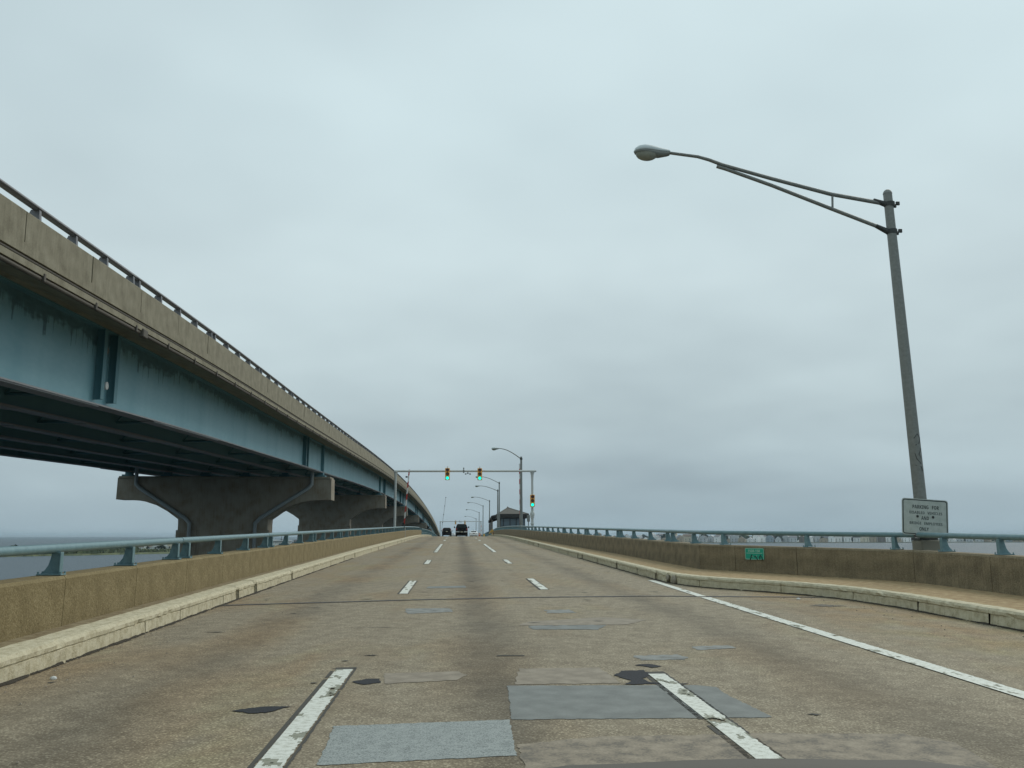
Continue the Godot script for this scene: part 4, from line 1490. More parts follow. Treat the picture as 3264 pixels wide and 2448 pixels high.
# ================================================================ barrier gates
func gates() -> void:
	var spec := [
		[-5.72, 95.0, 5.75, 0.075, 0.14, "raised red and white barrier arm behind the left parapet", "gate_red", true],
		[7.86, 112.0, 7.6, -0.012, 0.14, "raised red and white barrier arm half hidden behind the second lamp pole", "gate_red", true],
		[6.95, 262.0, 3.6, 0.0, 0.13, "raised orange and white barrier arm beyond the white car", "gate_orange", false]]
	for q in spec:
		var d: float = q[1]
		var y := prof(d)
		var r := thing("barrier_gate", q[5], "barrier gate", V(q[0], y, d), "raised barrier gates")
		var st := begin()
		box(st, Vector3(0.5, 1.25, 0.55), at(Vector3(0, 0.62, 0)), 0.04)
		box(st, Vector3(0.56, 0.06, 0.6), at(Vector3(0, 1.27, 0)), 0.02)
		obj(st, "gate_cabinet", M.galvanised, r)
		st = begin()
		box(st, Vector3(0.3, 0.5, 0.12), at(Vector3(0.02, 1.55, 0.2)), 0.03)
		obj(st, "arm_socket", M.clamp, r)
		var len_: float = q[2]
		var up := Vector3(q[3], 1, 0).normalized()
		var n := int(len_ / 0.6)
		for i in n:
			st = begin()
			var a := 1.6 + len_ * i / n
			var b := 1.6 + len_ * (i + 1) / n
			var tilt := 0.14
			# slanted bands on a flat board
			var w: float = q[4] / 2.0
			var side := Vector3(1, -q[3], 0).normalized()
			var p := [up * (a - tilt * 0.5) - side * w, up * (a + tilt * 0.5) + side * w, up * (b + tilt * 0.5) + side * w, up * (b - tilt * 0.5) - side * w]
			if i == 0:
				p[0] = up * a - side * w
				p[1] = up * a + side * w
			if i == n - 1:
				p[2] = up * b + side * w
				p[3] = up * b - side * w
			var z := Vector3(0, 0, 0.26)
			var z2 := Vector3(0, 0, 0.21)
			quad(st, p[0] + z, p[1] + z, p[2] + z, p[3] + z, Vector3(0, 0, 1))
			quad(st, p[0] + z2, p[1] + z2, p[2] + z2, p[3] + z2, Vector3(0, 0, -1))
			for e in 4:
				var f := (e + 1) % 4
				quad(st, p[e] + z, p[f] + z, p[f] + z2, p[e] + z2, (p[e] + p[f]) / 2.0 - up * (a + b) / 2.0)
			obj(st, "arm_band", M[q[6]] if i % 2 == 0 else M.gate_white, r)
		if q[7]:
			for h in ([1.0 + len_ * 0.97] if q[0] < 0 else [1.6 + len_ * 0.42, 1.6 + len_ * 0.08, 1.6 + len_]):
				st = begin()
				var s := -1.0 if q[0] < 0 else 1.0
				box(st, Vector3(0.22, 0.16, 0.16), at(up * h + Vector3(s * 0.22, 0, 0.24)), 0.03)
				tube(st, [up * h + Vector3(0, 0, 0.24), up * h + Vector3(s * 0.2, 0, 0.24)], [0.025], 6)
				obj(st, "gate_lamp", M.clamp, r)
	# thin raised truss arm far away on the left
	var rr := thing("barrier_gate", "thin grey raised arm with small lamps by the far gantry's left post", "barrier gate", V(-5.5, prof(285.0), 285.0), "raised barrier gates")
	var s2 := begin()
	box(s2, Vector3(0.5, 1.2, 0.5), at(Vector3(0, 0.6, 0)), 0.03)
	obj(s2, "gate_cabinet", M.galvanised, rr)
	s2 = begin()
	var u := Vector3(0.12, 1, 0).normalized()
	var sd := Vector3(1, -0.12, 0).normalized() * 0.09
	for s in [-1.0, 1.0]:
		tube(s2, [u * 1.2 + sd * s, u * 14.6 + sd * s * 0.3], [0.022], 5)
	for i in 24:
		var a := 1.2 + i * 0.55
		tube(s2, [u * a + sd * (1.0 if i % 2 == 0 else -1.0), u * (a + 0.55) + sd * (-1.0 if i % 2 == 0 else 1.0)], [0.015], 4)
	obj(s2, "truss_arm", M.galvanised, rr)
	for h in [6.4, 9.0, 11.7, 14.4]:
		s2 = begin()
		ball(s2, u * h, Vector3(0.16, 0.16, 0.16), 5, 8)
		obj(s2, "arm_lamp", M.clamp, rr)

# ================================================================ bridge operator's house
func operator_house() -> void:
	var d0 := 176.0
	var y := prof(d0) - 0.3
	var r := thing("bridge_house", "dark brown bridge operator's house with hipped roof and wide windows on the right", "house", V(0, y, d0))
	var x0 := 8.4
	var x1 := 13.3
	var st := begin()
	box(st, Vector3(x1 - x0 + 2.2, 0.5, 21.0), at(Vector3((x0 + x1) / 2.0 - 0.3, -0.25, -9.0)), 0.03)
	obj(st, "platform", M.viaduct_concrete, r)
	# front room: sill wall, window band, posts
	st = begin()
	box(st, Vector3(x1 - x0, 1.2, 0.25), at(Vector3((x0 + x1) / 2.0, 0.6, 0.0)))
	box(st, Vector3(0.25, 3.9, 7.0), at(Vector3(x0 + 0.125, 1.95, -3.63)))
	box(st, Vector3(0.25, 3.9, 7.0), at(Vector3(x1 - 0.125, 1.95, -3.63)))
	box(st, Vector3(x1 - x0, 3.9, 0.25), at(Vector3((x0 + x1) / 2.0, 1.95, -7.26)))
	obj(st, "wall", M.house_wall, r)
	var xs := [8.4, 9.0, 10.3, 11.55, 12.75, 13.3]
	for i in xs.size() - 1:
		st = begin()
		var w: float = xs[i + 1] - xs[i]
		var c: float = (xs[i] + xs[i + 1]) / 2.0
		for s in [-1.0, 1.0]:
			box(st, Vector3(0.09, 2.7, 0.14), at(Vector3(c + s * (w / 2.0 - 0.047), 2.55, 0.02)))
		for h in [1.25, 2.35, 3.85]:
			box(st, Vector3(w - 0.19, 0.08, 0.12), at(Vector3(c, h, 0.02)))
		var win := obj(st, "window", M.window_frame, r)
		st = begin()
		box(st, Vector3(w - 0.19, 1.02, 0.02), at(Vector3(c, 1.8, 0.0)))
		obj(st, "pane", M.window_glass, win)
		st = begin()
		box(st, Vector3(w - 0.19, 1.42, 0.02), at(Vector3(c, 3.1, 0.0)))
		obj(st, "pane", M.window_glass, win)
	# roof: hipped with deep fascia
	st = begin()
	var e := [Vector3(7.85, 4.72, 0.7), Vector3(13.95, 4.72, 0.7), Vector3(13.95, 4.72, -8.0), Vector3(7.85, 4.72, -8.0)]
	var ridge := [Vector3(10.0, 6.05, -2.6), Vector3(10.2, 6.05, -5.2)]
	quad(st, e[1], e[2], ridge[1], ridge[0], Vector3(1, 1, 0))
	quad(st, e[3], e[0], ridge[0], ridge[1], Vector3(-1, 1, 0))
	tri(st, e[0], e[1], ridge[0], Vector3(0, 1, 1))
	tri(st, e[2], e[3], ridge[1], Vector3(0, 1, -1))
	var roof := obj(st, "roof", M.roof_shingle, r)
	st = begin()
	for k in 4:
		var a: Vector3 = e[k]
		var b: Vector3 = e[(k + 1) % 4]
		var mid := (a + b) / 2.0 - Vector3(0, 0.39, 0)
		var dirv := b - a
		box(st, Vector3(absf(dirv.x) + 0.12 if absf(dirv.x) > 0.1 else 0.12, 0.76, absf(dirv.z) - 0.12 if absf(dirv.z) > 0.1 else 0.12), at(mid))
	box(st, Vector3(5.9, 0.06, 8.5), at(Vector3(10.9, 3.99, -3.65)))
	obj(st, "fascia_board", M.fascia_brown, roof)
	st = begin()
	tube(st, [ridge[0] + Vector3(0, 0.02, 0), ridge[1] + Vector3(0, 0.02, 0)], [0.07], 6)
	for k in 4:
		tube(st, [e[k] + Vector3(0, 0.02, 0), ridge[0 if k < 2 else 1] + Vector3(0, 0.02, 0)], [0.06], 6)
	tube(st, [ridge[0] - Vector3(0.0, 0.1, -0.15), ridge[0] + Vector3(0, 0.16, -0.2)], [0.2, 0.1], 8)
	obj(st, "ridge_cap", M.house_post, roof)
	# porch behind, lower, open on posts
	st = begin()
	var p := [Vector3(6.72, 3.75, -18.5), Vector3(6.95, 4.55, -8.1), Vector3(9.6, 5.2, -8.1), Vector3(9.2, 4.6, -18.5)]
	for k in [0.0, 0.14]:
		quad(st, p[0] - Vector3(0, k, 0), p[1] - Vector3(0, k, 0), p[2] - Vector3(0, k, 0), p[3] - Vector3(0, k, 0), Vector3(0, 1 if k == 0.0 else -1, 0))
	obj(st, "porch_roof", M.roof_shingle, r)
	st = begin()
	tube(st, [p[0] - Vector3(0, 0.3, 0), p[1] - Vector3(0, 0.3, 0)], [0.3], 4, true, 0.2)
	tube(st, [p[0] - Vector3(0, 0.3, 0), p[3] - Vector3(0, 0.3, 0)], [0.3], 4, true, 0.2)
	tube(st, [p[1] - Vector3(0, 0.3, 0), p[2] - Vector3(0, 0.4, 0)], [0.3], 4, true, 0.2)
	obj(st, "porch_beam", M.fascia_brown, r)
	for q in [[6.9, -18.2, 3.4], [7.12, -8.6, 4.1], [7.02, -13.4, 3.8]]:
		st = begin()
		box(st, Vector3(0.26, q[2], 0.26), at(Vector3(q[0], q[2] / 2.0 - 0.4, q[1])), 0.02)
		obj(st, "porch_post", M.house_post, r)
	st = begin()
	box(st, Vector3(0.3, 4.2, 10.0), at(Vector3(9.3, 2.0, -13.5)))
	obj(st, "porch_wall", M.house_wall, r)
	# small roof unit and sign box on a post in front, right
	st = begin()
	box(st, Vector3(0.75, 0.35, 0.4), at(V(13.6, 2.95 + 0.3, 168.0) - V(0, 0, 168.0)), 0.04)
	box(st, Vector3(0.16, 2.4, 0.16), at(V(13.6, 1.9, 168.0) - V(0, 0, 168.0)))
	var vent := obj(st, "vent_box", M.galvanised)
	vent.position = V(-0.2, 0, 168.0)
	tag(vent, "low grey box on a short post right of the second lamp pole", "box")
	st = begin()
	box(st, Vector3(0.32, 0.7, 0.06), at(Vector3(0, 2.35, 0)), 0.02)
	tube(st, [Vector3(0, 0, -0.03), Vector3(0, 2.4, -0.03)], [0.05], 8)
	var back := obj(st, "sign_post", M.galvanised)
	back.position = V(7.45, 1.1, 94.0)
	tag(back, "small grey sign plate on a post left of the right gantry post", "sign")

# ================================================================ signs
func rounded(w: float, h: float, rad: float) -> PackedVector2Array:
	var p := PackedVector2Array()
	for c in [[1, 1, 0.0], [-1, 1, PI / 2], [-1, -1, PI], [1, -1, PI * 1.5]]:
		for k in 6:
			var a: float = c[2] + PI / 2 * k / 5.0
			p.append(Vector2(c[0] * (w / 2 - rad) + cos(a) * rad, c[1] * (h / 2 - rad) + sin(a) * rad))
	return p

func ring_plate(st: SurfaceTool, w: float, h: float, rad: float, thick: float, z: float) -> void:
	var a := rounded(w, h, rad)
	var b := rounded(w - thick * 2, h - thick * 2, rad - thick)
	for i in a.size():
		var j := (i + 1) % a.size()
		quad(st, Vector3(a[i].x, a[i].y, z), Vector3(a[j].x, a[j].y, z), Vector3(b[j].x, b[j].y, z), Vector3(b[i].x, b[i].y, z), Vector3(0, 0, 1))

func text(parent: Node, words: String, height: float, width: float, p: Vector3, m: Material, bold := false) -> void:
	var f := SystemFont.new()
	f.font_names = PackedStringArray(["Droid Sans"])
	if bold:
		f.font_weight = 700
	var t := TextMesh.new()
	t.text = words
	t.font = f
	t.font_size = 64
	t.depth = 0.002
	t.pixel_size = 0.01
	var o := MeshInstance3D.new()
	o.mesh = t
	o.material_override = m
	o.name = "lettering"
	parent.add_child(o, true)
	var box_ := t.get_aabb().size
	o.scale = Vector3(width / box_.x, height / box_.y, 1.0)
	o.position = p - Vector3(t.get_aabb().get_center().x * o.scale.x, t.get_aabb().get_center().y * o.scale.y, 0)

func signs() -> void:
	var r := thing("parking_sign", "white parking sign for disabled vehicles, tilted on the near lamp pole", "sign", V(11.36, 2.09, 21.14))
	r.rotation = Vector3(0, 0, deg_to_rad(-3.6))
	var st := begin()
	prism(st, rounded(1.16, 0.88, 0.07), 0.006, at(Vector3.ZERO))
	obj(st, "sign_plate", M.sign_face, r)
	st = begin()
	ring_plate(st, 1.12, 0.84, 0.06, 0.024, 0.0045)
	obj(st, "sign_border", M.ink, r)
	text(r, "PARKING   FOR", 0.088, 0.66, Vector3(0.02, 0.245, 0.004), M.ink, true)
	text(r, "DISABLED   VEHICLES", 0.068, 0.82, Vector3(0.02, 0.105, 0.004), M.ink_worn, true)
	text(r, "AND", 0.085, 0.19, Vector3(0.0, -0.02, 0.004), M.ink, true)
	text(r, "BRIDGE   EMPLOYEES", 0.068, 0.82, Vector3(0.02, -0.15, 0.004), M.ink_worn, true)
	text(r, "ONLY", 0.088, 0.235, Vector3(-0.03, -0.285, 0.004), M.ink, true)
	for x in [-0.19, 0.2]:
		st = begin()
		ball(st, Vector3(x, 0.015, 0.004), Vector3(0.034, 0.034, 0.02), 6, 10)
		obj(st, "bolt", M.clamp, r)
	st = begin()
	for y in [-0.2, 0.25]:
		box(st, Vector3(0.5, 0.05, 0.5), at(Vector3(0.1, y, -0.27)), 0.01)
	obj(st, "mounting_strap", M.clamp, r)
	# small green structure number plate on the parapet
	var c := V(8.58, prof(25.5) + 0.80, 25.5)
	var u := (V(10.98, 0, 21.1) - V(7.5, 0, 27.5)).normalized()     # along the wall, towards the camera
	var g := thing("marker_plate", "small green plate numbered 1508-150 with black scrawl on the right parapet", "sign", c)
	var zn := u.cross(Vector3.UP).normalized()
	if zn.x > 0:
		zn = -zn
	g.transform = Transform3D(Basis(u, Vector3.UP, u.cross(Vector3.UP)), V(8.58, prof(25.5) + 0.80, 25.52) + zn * 0.03)
	st = begin()
	prism(st, rounded(0.72, 0.33, 0.045), 0.006, at(Vector3.ZERO))
	obj(st, "plate", M.plate_green, g)
	st = begin()
	ring_plate(st, 0.70, 0.315, 0.04, 0.014, 0.0045)
	box(st, Vector3(0.6, 0.014, 0.002), at(Vector3(0.0, 0.02, 0.0045)))
	obj(st, "plate_border", M.plate_print, g)
	text(g, "1508-150", 0.075, 0.46, Vector3(-0.02, 0.085, 0.004), M.plate_print, true)
	st = begin()
	for q in [[[-0.1, -0.09], [-0.07, -0.055], [-0.045, -0.1]], [[0.06, -0.045], [0.1, -0.05], [0.085, -0.08], [0.065, -0.07]]]:
		var pts := []
		for p in q:
			pts.append(Vector3(p[0], p[1], 0.005))
		tube(st, pts, [0.007], 5)
	obj(st, "worn_numerals", M.plate_print, g)
	st = begin()
	for q in [[[-0.16, -0.16], [-0.12, -0.06], [-0.09, -0.02]], [[0.0, -0.06], [0.06, -0.09], [0.11, -0.16]], [[0.2, -0.16], [0.19, -0.09], [0.23, -0.03], [0.27, -0.09], [0.31, -0.15], [0.27, -0.16]]]:
		var pts := []
		for p in q:
			pts.append(Vector3(p[0], p[1], 0.006))
		tube(st, pts, [0.015], 6)
	obj(st, "scrawl", M.graffiti, g)

# ================================================================ vehicles
func car_ring(z: float, hw: float, y0: float, yb: float, hr: float, yr: float) -> Array:
	# half: sill, side, belt, roof edge, roof middle
	var half := [[hw * 0.86, y0], [hw * 0.98, y0 + 0.12], [hw, lerpf(y0, yb, 0.55)], [hw * 0.97, yb], [lerpf(hw * 0.97, hr, 0.85), lerpf(yb, yr, 0.9)], [hr * 0.75, yr]]
	var ring := []
	for q in half:
		ring.append(Vector3(q[0], q[1], z))
	for i in range(half.size() - 1, -1, -1):
		ring.append(Vector3(-half[i][0], half[i][1], z))
	return ring

func wheel(parent: Node, p: Vector3, rad: float, wid: float) -> void:
	var st := begin()
	tube(st, [p - Vector3(wid / 2, 0, 0), p - Vector3(wid / 2 - 0.03, 0, 0), p + Vector3(wid / 2 - 0.03, 0, 0), p + Vector3(wid / 2, 0, 0)], [rad * 0.9, rad, rad, rad * 0.9], 18)
	var w := obj(st, "wheel", M.tyre, parent)
	st = begin()
	tube(st, [p - Vector3(wid / 2 + 0.006, 0, 0), p + Vector3(wid / 2 + 0.006, 0, 0)], [rad * 0.6], 14)
	obj(st, "rim", M.chrome, w)

func side_glass(parent: Node, hw: float, hr: float, yb: float, yr: float, zs: Array) -> void:
	for s in [-1.0, 1.0]:
		for k in zs.size() - 1:
			var st := begin()
			var lo := Vector3(s * (hw * 0.97 - 0.004), yb + 0.04, 0)
			var hi := Vector3(s * (lerpf(hw * 0.97, hr, 0.8) + 0.012), lerpf(yb, yr, 0.82), 0)
			var z0: float = zs[k]
			var z1: float = zs[k + 1] - 0.06
			quad(st, lo + Vector3(s * 0.012, 0, -z0), lo + Vector3(s * 0.012, 0, -z1), hi + Vector3(0, 0, -z1 + 0.1), hi + Vector3(0, 0, -z0 - 0.1), Vector3(s, 0, 0))
			obj(st, "side_window", M.car_glass, parent)

func mirrors(parent: Node, x: float, y: float, z: float, size: Vector3, m: Material) -> void:
	for s in [-1.0, 1.0]:
		var st := begin()
		box(st, size, at(Vector3(s * x, y, z)), 0.03)
		tube(st, [Vector3(s * (x - size.x * 0.4), y - size.y * 0.3, z), Vector3(s * (x - 0.32), y - size.y * 0.45, z)], [0.025], 5)
		obj(st, "mirror", m, parent)

func rear_panel(parent: Node, called: String, m: Material, pts: Array, thick := 0.02) -> void:
	# a plate outlined in x-y at z given per point, facing the camera
	var st := begin()
	var c := Vector3.ZERO
	for p in pts:
		c += p
	c /= pts.size()
	for i in pts.size():
		var a: Vector3 = pts[i]
		var b: Vector3 = pts[(i + 1) % pts.size()]
		tri(st, c, a, b, Vector3(0, 0, 1))
		quad(st, a, b, b - Vector3(0, 0, thick), a - Vector3(0, 0, thick), (a + b) / 2.0 - c)
	obj(st, called, m, parent)

func vehicles() -> void:
	# z in a car's own frame: +z is its rear, towards the camera
	# --- black hatchback-shaped SUV, left lane
	var d := 171.0
	var r := thing("parked_suv" if false else "black_suv", "small black SUV ahead in the left lane with clear tail lamps", "car", V(-2.02, prof(d), d))
	var st := begin()
	loft(st, [car_ring(0.0, 0.82, 0.42, 0.92, 0.7, 0.98), car_ring(-0.12, 0.9, 0.32, 1.05, 0.62, 1.5), car_ring(-0.45, 0.92, 0.28, 1.08, 0.62, 1.66), car_ring(-1.6, 0.93, 0.26, 1.05, 0.64, 1.7), car_ring(-2.5, 0.92, 0.26, 1.02, 0.6, 1.62), car_ring(-3.1, 0.92, 0.27, 0.98, 0.75, 1.06), car_ring(-4.1, 0.88, 0.3, 0.9, 0.7, 0.94), car_ring(-4.4, 0.75, 0.4, 0.7, 0.5, 0.74)])
	obj(st, "body", M.car_black, r)
	rear_panel(r, "rear_window", M.car_glass, [Vector3(-0.62, 1.12, -0.06), Vector3(0.62, 1.12, -0.06), Vector3(0.52, 1.5, -0.16), Vector3(-0.52, 1.5, -0.16)])
	for s in [-1.0, 1.0]:
		rear_panel(r, "tail_light", M.tail_red, [Vector3(s * 0.74, 1.15, -0.02), Vector3(s * 0.86, 1.15, -0.04), Vector3(s * 0.78, 1.5, -0.14), Vector3(s * 0.68, 1.5, -0.14)])
		rear_panel(r, "reversing_light", M.tail_clear, [Vector3(s * 0.72, 0.98, 0.02), Vector3(s * 0.87, 0.98, 0.02), Vector3(s * 0.86, 1.14, 0.0), Vector3(s * 0.74, 1.14, 0.0)])
	rear_panel(r, "number_plate", M.number_plate, [Vector3(-0.16, 0.88, 0.02), Vector3(0.16, 0.88, 0.02), Vector3(0.16, 1.02, 0.02), Vector3(-0.16, 1.02, 0.02)])
	st = begin()
	box(st, Vector3(1.7, 0.22, 0.14), at(Vector3(0, 0.5, 0.02)), 0.05)
	obj(st, "bumper", M.car_charcoal, r)
	side_glass(r, 0.92, 0.62, 1.06, 1.68, [0.4, 1.4, 2.4])
	mirrors(r, 1.03, 1.08, -2.5, Vector3(0.18, 0.14, 0.1), M.car_black)
	for s in [-1.0, 1.0]:
		for z in [-0.8, -3.45]:
			wheel(r, Vector3(s * 0.78, 0.33, z), 0.33, 0.22)
	# --- big pickup, middle lane
	d = 147.0
	r = thing("pickup_truck", "large dark pickup truck with cap, chrome bumper and wide mirrors in the middle lane", "truck", V(0.69, prof(d), d))
	st = begin()
	loft(st, [car_ring(0.0, 0.96, 0.72, 1.28, 0.86, 1.34), car_ring(-0.06, 0.98, 0.6, 1.34, 0.7, 1.92), car_ring(-0.3, 0.99, 0.58, 1.36, 0.68, 2.0), car_ring(-2.2, 1.0, 0.58, 1.36, 0.7, 2.02), car_ring(-2.6, 1.0, 0.56, 1.34, 0.72, 2.04), car_ring(-4.1, 1.0, 0.56, 1.32, 0.72, 2.0), car_ring(-4.7, 1.0, 0.56, 1.3, 0.86, 1.4), car_ring(-6.0, 0.98, 0.6, 1.22, 0.84, 1.28), car_ring(-6.2, 0.9, 0.66, 1.1, 0.7, 1.16)])
	obj(st, "body", M.car_charcoal, r)
	rear_panel(r, "rear_window", M.car_glass, [Vector3(-0.68, 1.42, 0.0), Vector3(0.68, 1.42, 0.0), Vector3(0.58, 1.86, -0.05), Vector3(-0.58, 1.86, -0.05)])
	rear_panel(r, "tailgate", M.car_charcoal, [Vector3(-0.72, 0.8, 0.03), Vector3(0.72, 0.8, 0.03), Vector3(0.72, 1.32, 0.03), Vector3(-0.72, 1.32, 0.03)])
	for s in [-1.0, 1.0]:
		rear_panel(r, "tail_light", M.tail_red, [Vector3(s * 0.78, 0.98, 0.035), Vector3(s * 0.95, 0.98, 0.035), Vector3(s * 0.95, 1.32, 0.03), Vector3(s * 0.78, 1.32, 0.03)])
		st = begin()
		box(st, Vector3(0.62, 0.2, 0.22), at(Vector3(s * 0.66, 0.72, 0.14)), 0.04)
		obj(st, "bumper", M.chrome, r)
	rear_panel(r, "number_plate", M.number_plate, [Vector3(-0.17, 0.64, 0.22), Vector3(0.17, 0.64, 0.22), Vector3(0.17, 0.8, 0.22), Vector3(-0.17, 0.8, 0.22)])
	st = begin()
	box(st, Vector3(0.7, 0.16, 0.18), at(Vector3(0, 0.68, 0.1)), 0.03)
	tube(st, [Vector3(0, 0.5, 0.0), Vector3(0, 0.5, 0.3)], [0.05], 6)
	obj(st, "tow_hitch", M.clamp, r)
	for s in [-1.0, 1.0]:
		st = begin()
		box(st, Vector3(0.16, 0.32, 0.12), at(Vector3(s * 1.2, 1.5, -4.1)), 0.03)
		tube(st, [Vector3(s * 0.97, 1.42, -4.1), Vector3(s * 1.16, 1.46, -4.1)], [0.03], 5)
		obj(st, "mirror", M.car_charcoal, r)
		st = begin()
		box(st, Vector3(0.03, 0.5, 0.5), at(Vector3(s * 0.86, 0.36, -0.9)), 0.01)
		obj(st, "mud_flap", M.tyre, r)
		for z in [-1.4, -5.2]:
			wheel(r, Vector3(s * 0.85, 0.41, z), 0.41, 0.3)
	st = begin()
	box(st, Vector3(1.66, 0.5, 5.2), at(Vector3(0, 0.33, -3.0)), 0.05)
	tube(st, [Vector3(-0.8, 0.4, -1.4), Vector3(0.8, 0.4, -1.4)], [0.12], 8)
	obj(st, "chassis", M.tyre, r)
	side_glass(r, 1.0, 0.71, 1.36, 2.02, [0.3, 2.2])
	side_glass(r, 1.0, 0.71, 1.34, 2.02, [2.7, 3.4, 4.1])
	# --- white saloon, right lane
	d = 196.0
	r = thing("white_car", "white saloon car ahead in the right lane beside the pickup", "car", V(3.57, prof(d), d))
	st = begin()
	loft(st, [car_ring(0.0, 0.78, 0.4, 0.88, 0.66, 0.94), car_ring(-0.15, 0.87, 0.28, 0.98, 0.74, 1.06), car_ring(-0.55, 0.89, 0.24, 1.0, 0.66, 1.12), car_ring(-1.25, 0.9, 0.22, 0.98, 0.58, 1.44), car_ring(-2.2, 0.9, 0.22, 0.96, 0.58, 1.47), car_ring(-3.2, 0.9, 0.22, 0.94, 0.7, 1.02), car_ring(-4.3, 0.86, 0.26, 0.82, 0.62, 0.86), car_ring(-4.6, 0.7, 0.36, 0.64, 0.5, 0.68)])
	obj(st, "body", M.car_white, r)
	rear_panel(r, "rear_window", M.car_glass, [Vector3(-0.64, 1.1, -0.5), Vector3(0.64, 1.1, -0.5), Vector3(0.53, 1.38, -1.02), Vector3(-0.53, 1.38, -1.02)])
	for s in [-1.0, 1.0]:
		rear_panel(r, "tail_light", M.tail_red, [Vector3(s * 0.6, 0.8, 0.0), Vector3(s * 0.83, 0.82, -0.08), Vector3(s * 0.83, 0.96, -0.1), Vector3(s * 0.66, 0.92, -0.03)])
	rear_panel(r, "number_plate", M.clamp, [Vector3(-0.22, 0.78, 0.015), Vector3(0.22, 0.78, 0.015), Vector3(0.2, 0.92, 0.01), Vector3(-0.2, 0.92, 0.01)])
	st = begin()
	box(st, Vector3(1.6, 0.24, 0.16), at(Vector3(0, 0.5, 0.02)), 0.06)
	obj(st, "bumper", M.car_white, r)
	st = begin()
	box(st, Vector3(1.5, 0.12, 0.1), at(Vector3(0, 0.34, 0.0)), 0.02)
	obj(st, "rear_valance", M.tyre, r)
	st = begin()
	tube(st, [Vector3(-0.1, 1.45, -1.4), Vector3(-0.1, 1.7, -1.5)], [0.02], 5)
	prism(st, PackedVector2Array([Vector2(0, 0), Vector2(0.08, 0.12), Vector2(0.06, 0.2), Vector2(-0.05, 0.1)]), 0.03, at(Vector3(-0.1, 1.45, -1.3)))
	obj(st, "roof_aerial", M.clamp, r)
	side_glass(r, 0.9, 0.58, 0.98, 1.45, [1.3, 2.1, 2.9])
	mirrors(r, 1.0, 1.0, -2.7, Vector3(0.18, 0.12, 0.1), M.car_white)
	for s in [-1.0, 1.0]:
		for z in [-0.95, -3.6]:
			wheel(r, Vector3(s * 0.76, 0.31, z), 0.31, 0.2)
	# --- silver car far ahead
	d = 226.0
	r = thing("silver_car", "small silver car far ahead, half hidden between the SUV and the pickup", "car", V(-1.32, prof(d), d))
	st = begin()
	loft(st, [car_ring(0.0, 0.78, 0.4, 0.9, 0.66, 0.96), car_ring(-0.15, 0.87, 0.28, 1.0, 0.68, 1.2), car_ring(-0.6, 0.89, 0.24, 1.0, 0.6, 1.46), car_ring(-2.0, 0.9, 0.22, 0.98, 0.6, 1.5), car_ring(-3.0, 0.9, 0.22, 0.94, 0.7, 1.02), car_ring(-4.0, 0.86, 0.26, 0.82, 0.62, 0.86), car_ring(-4.2, 0.7, 0.36, 0.64, 0.5, 0.68)])
	obj(st, "body", M.car_silver, r)
	rear_panel(r, "rear_window", M.car_glass, [Vector3(-0.6, 1.06, -0.06), Vector3(0.6, 1.06, -0.06), Vector3(0.52, 1.38, -0.45), Vector3(-0.52, 1.38, -0.45)])
	for s in [-1.0, 1.0]:
		rear_panel(r, "tail_light", M.tail_red, [Vector3(s * 0.66, 0.82, 0.0), Vector3(s * 0.83, 0.84, -0.06), Vector3(s * 0.83, 1.0, -0.08), Vector3(s * 0.68, 0.98, -0.02)])
		for z in [-0.85, -3.3]:
			wheel(r, Vector3(s * 0.76, 0.31, z), 0.31, 0.2)
	# --- the bonnet of the car the picture is taken from
	r = thing("own_car_bonnet", "dark bonnet edge of the camera's own car at the bottom of the view", "car bonnet", V(0.5, 0, 0.0))
	st = begin()
	var rings := []
	for q in [[0.45, 1.29], [0.8, 1.297], [1.2, 1.29], [1.5, 1.277], [1.62, 1.263], [1.72, 1.215], [1.78, 1.12], [1.8, 0.9]]:
		var ring := []
		for i in 17:
			var x := -0.82 + 1.64 * i / 16.0
			var e := absf(x) / 0.82
			ring.append(Vector3(x, q[1] - 0.085 * x * x - 0.22 * pow(e, 8.0) + 0.006 * exp(-pow((absf(x) - 0.33) / 0.06, 2.0)), -q[0] + 0.10 * e * e * (1.0 if q[0] > 1.4 else 0.0)))
		for i in range(16, -1, -1):
			var x := -0.82 + 1.64 * i / 16.0
			ring.append(Vector3(x, 0.62, -q[0] + 0.02))
		rings.append(ring)
	loft(st, rings)
	obj(st, "bonnet", M.bonnet_paint, r)
	st = begin()
	box(st, Vector3(1.7, 0.42, 0.3), at(Vector3(0, 0.5, -1.7)), 0.08)
	obj(st, "front_bumper", M.car_charcoal, r)
	for s in [-1.0, 1.0]:
		wheel(r, Vector3(s * 0.72, 0.34, -1.05), 0.34, 0.2)

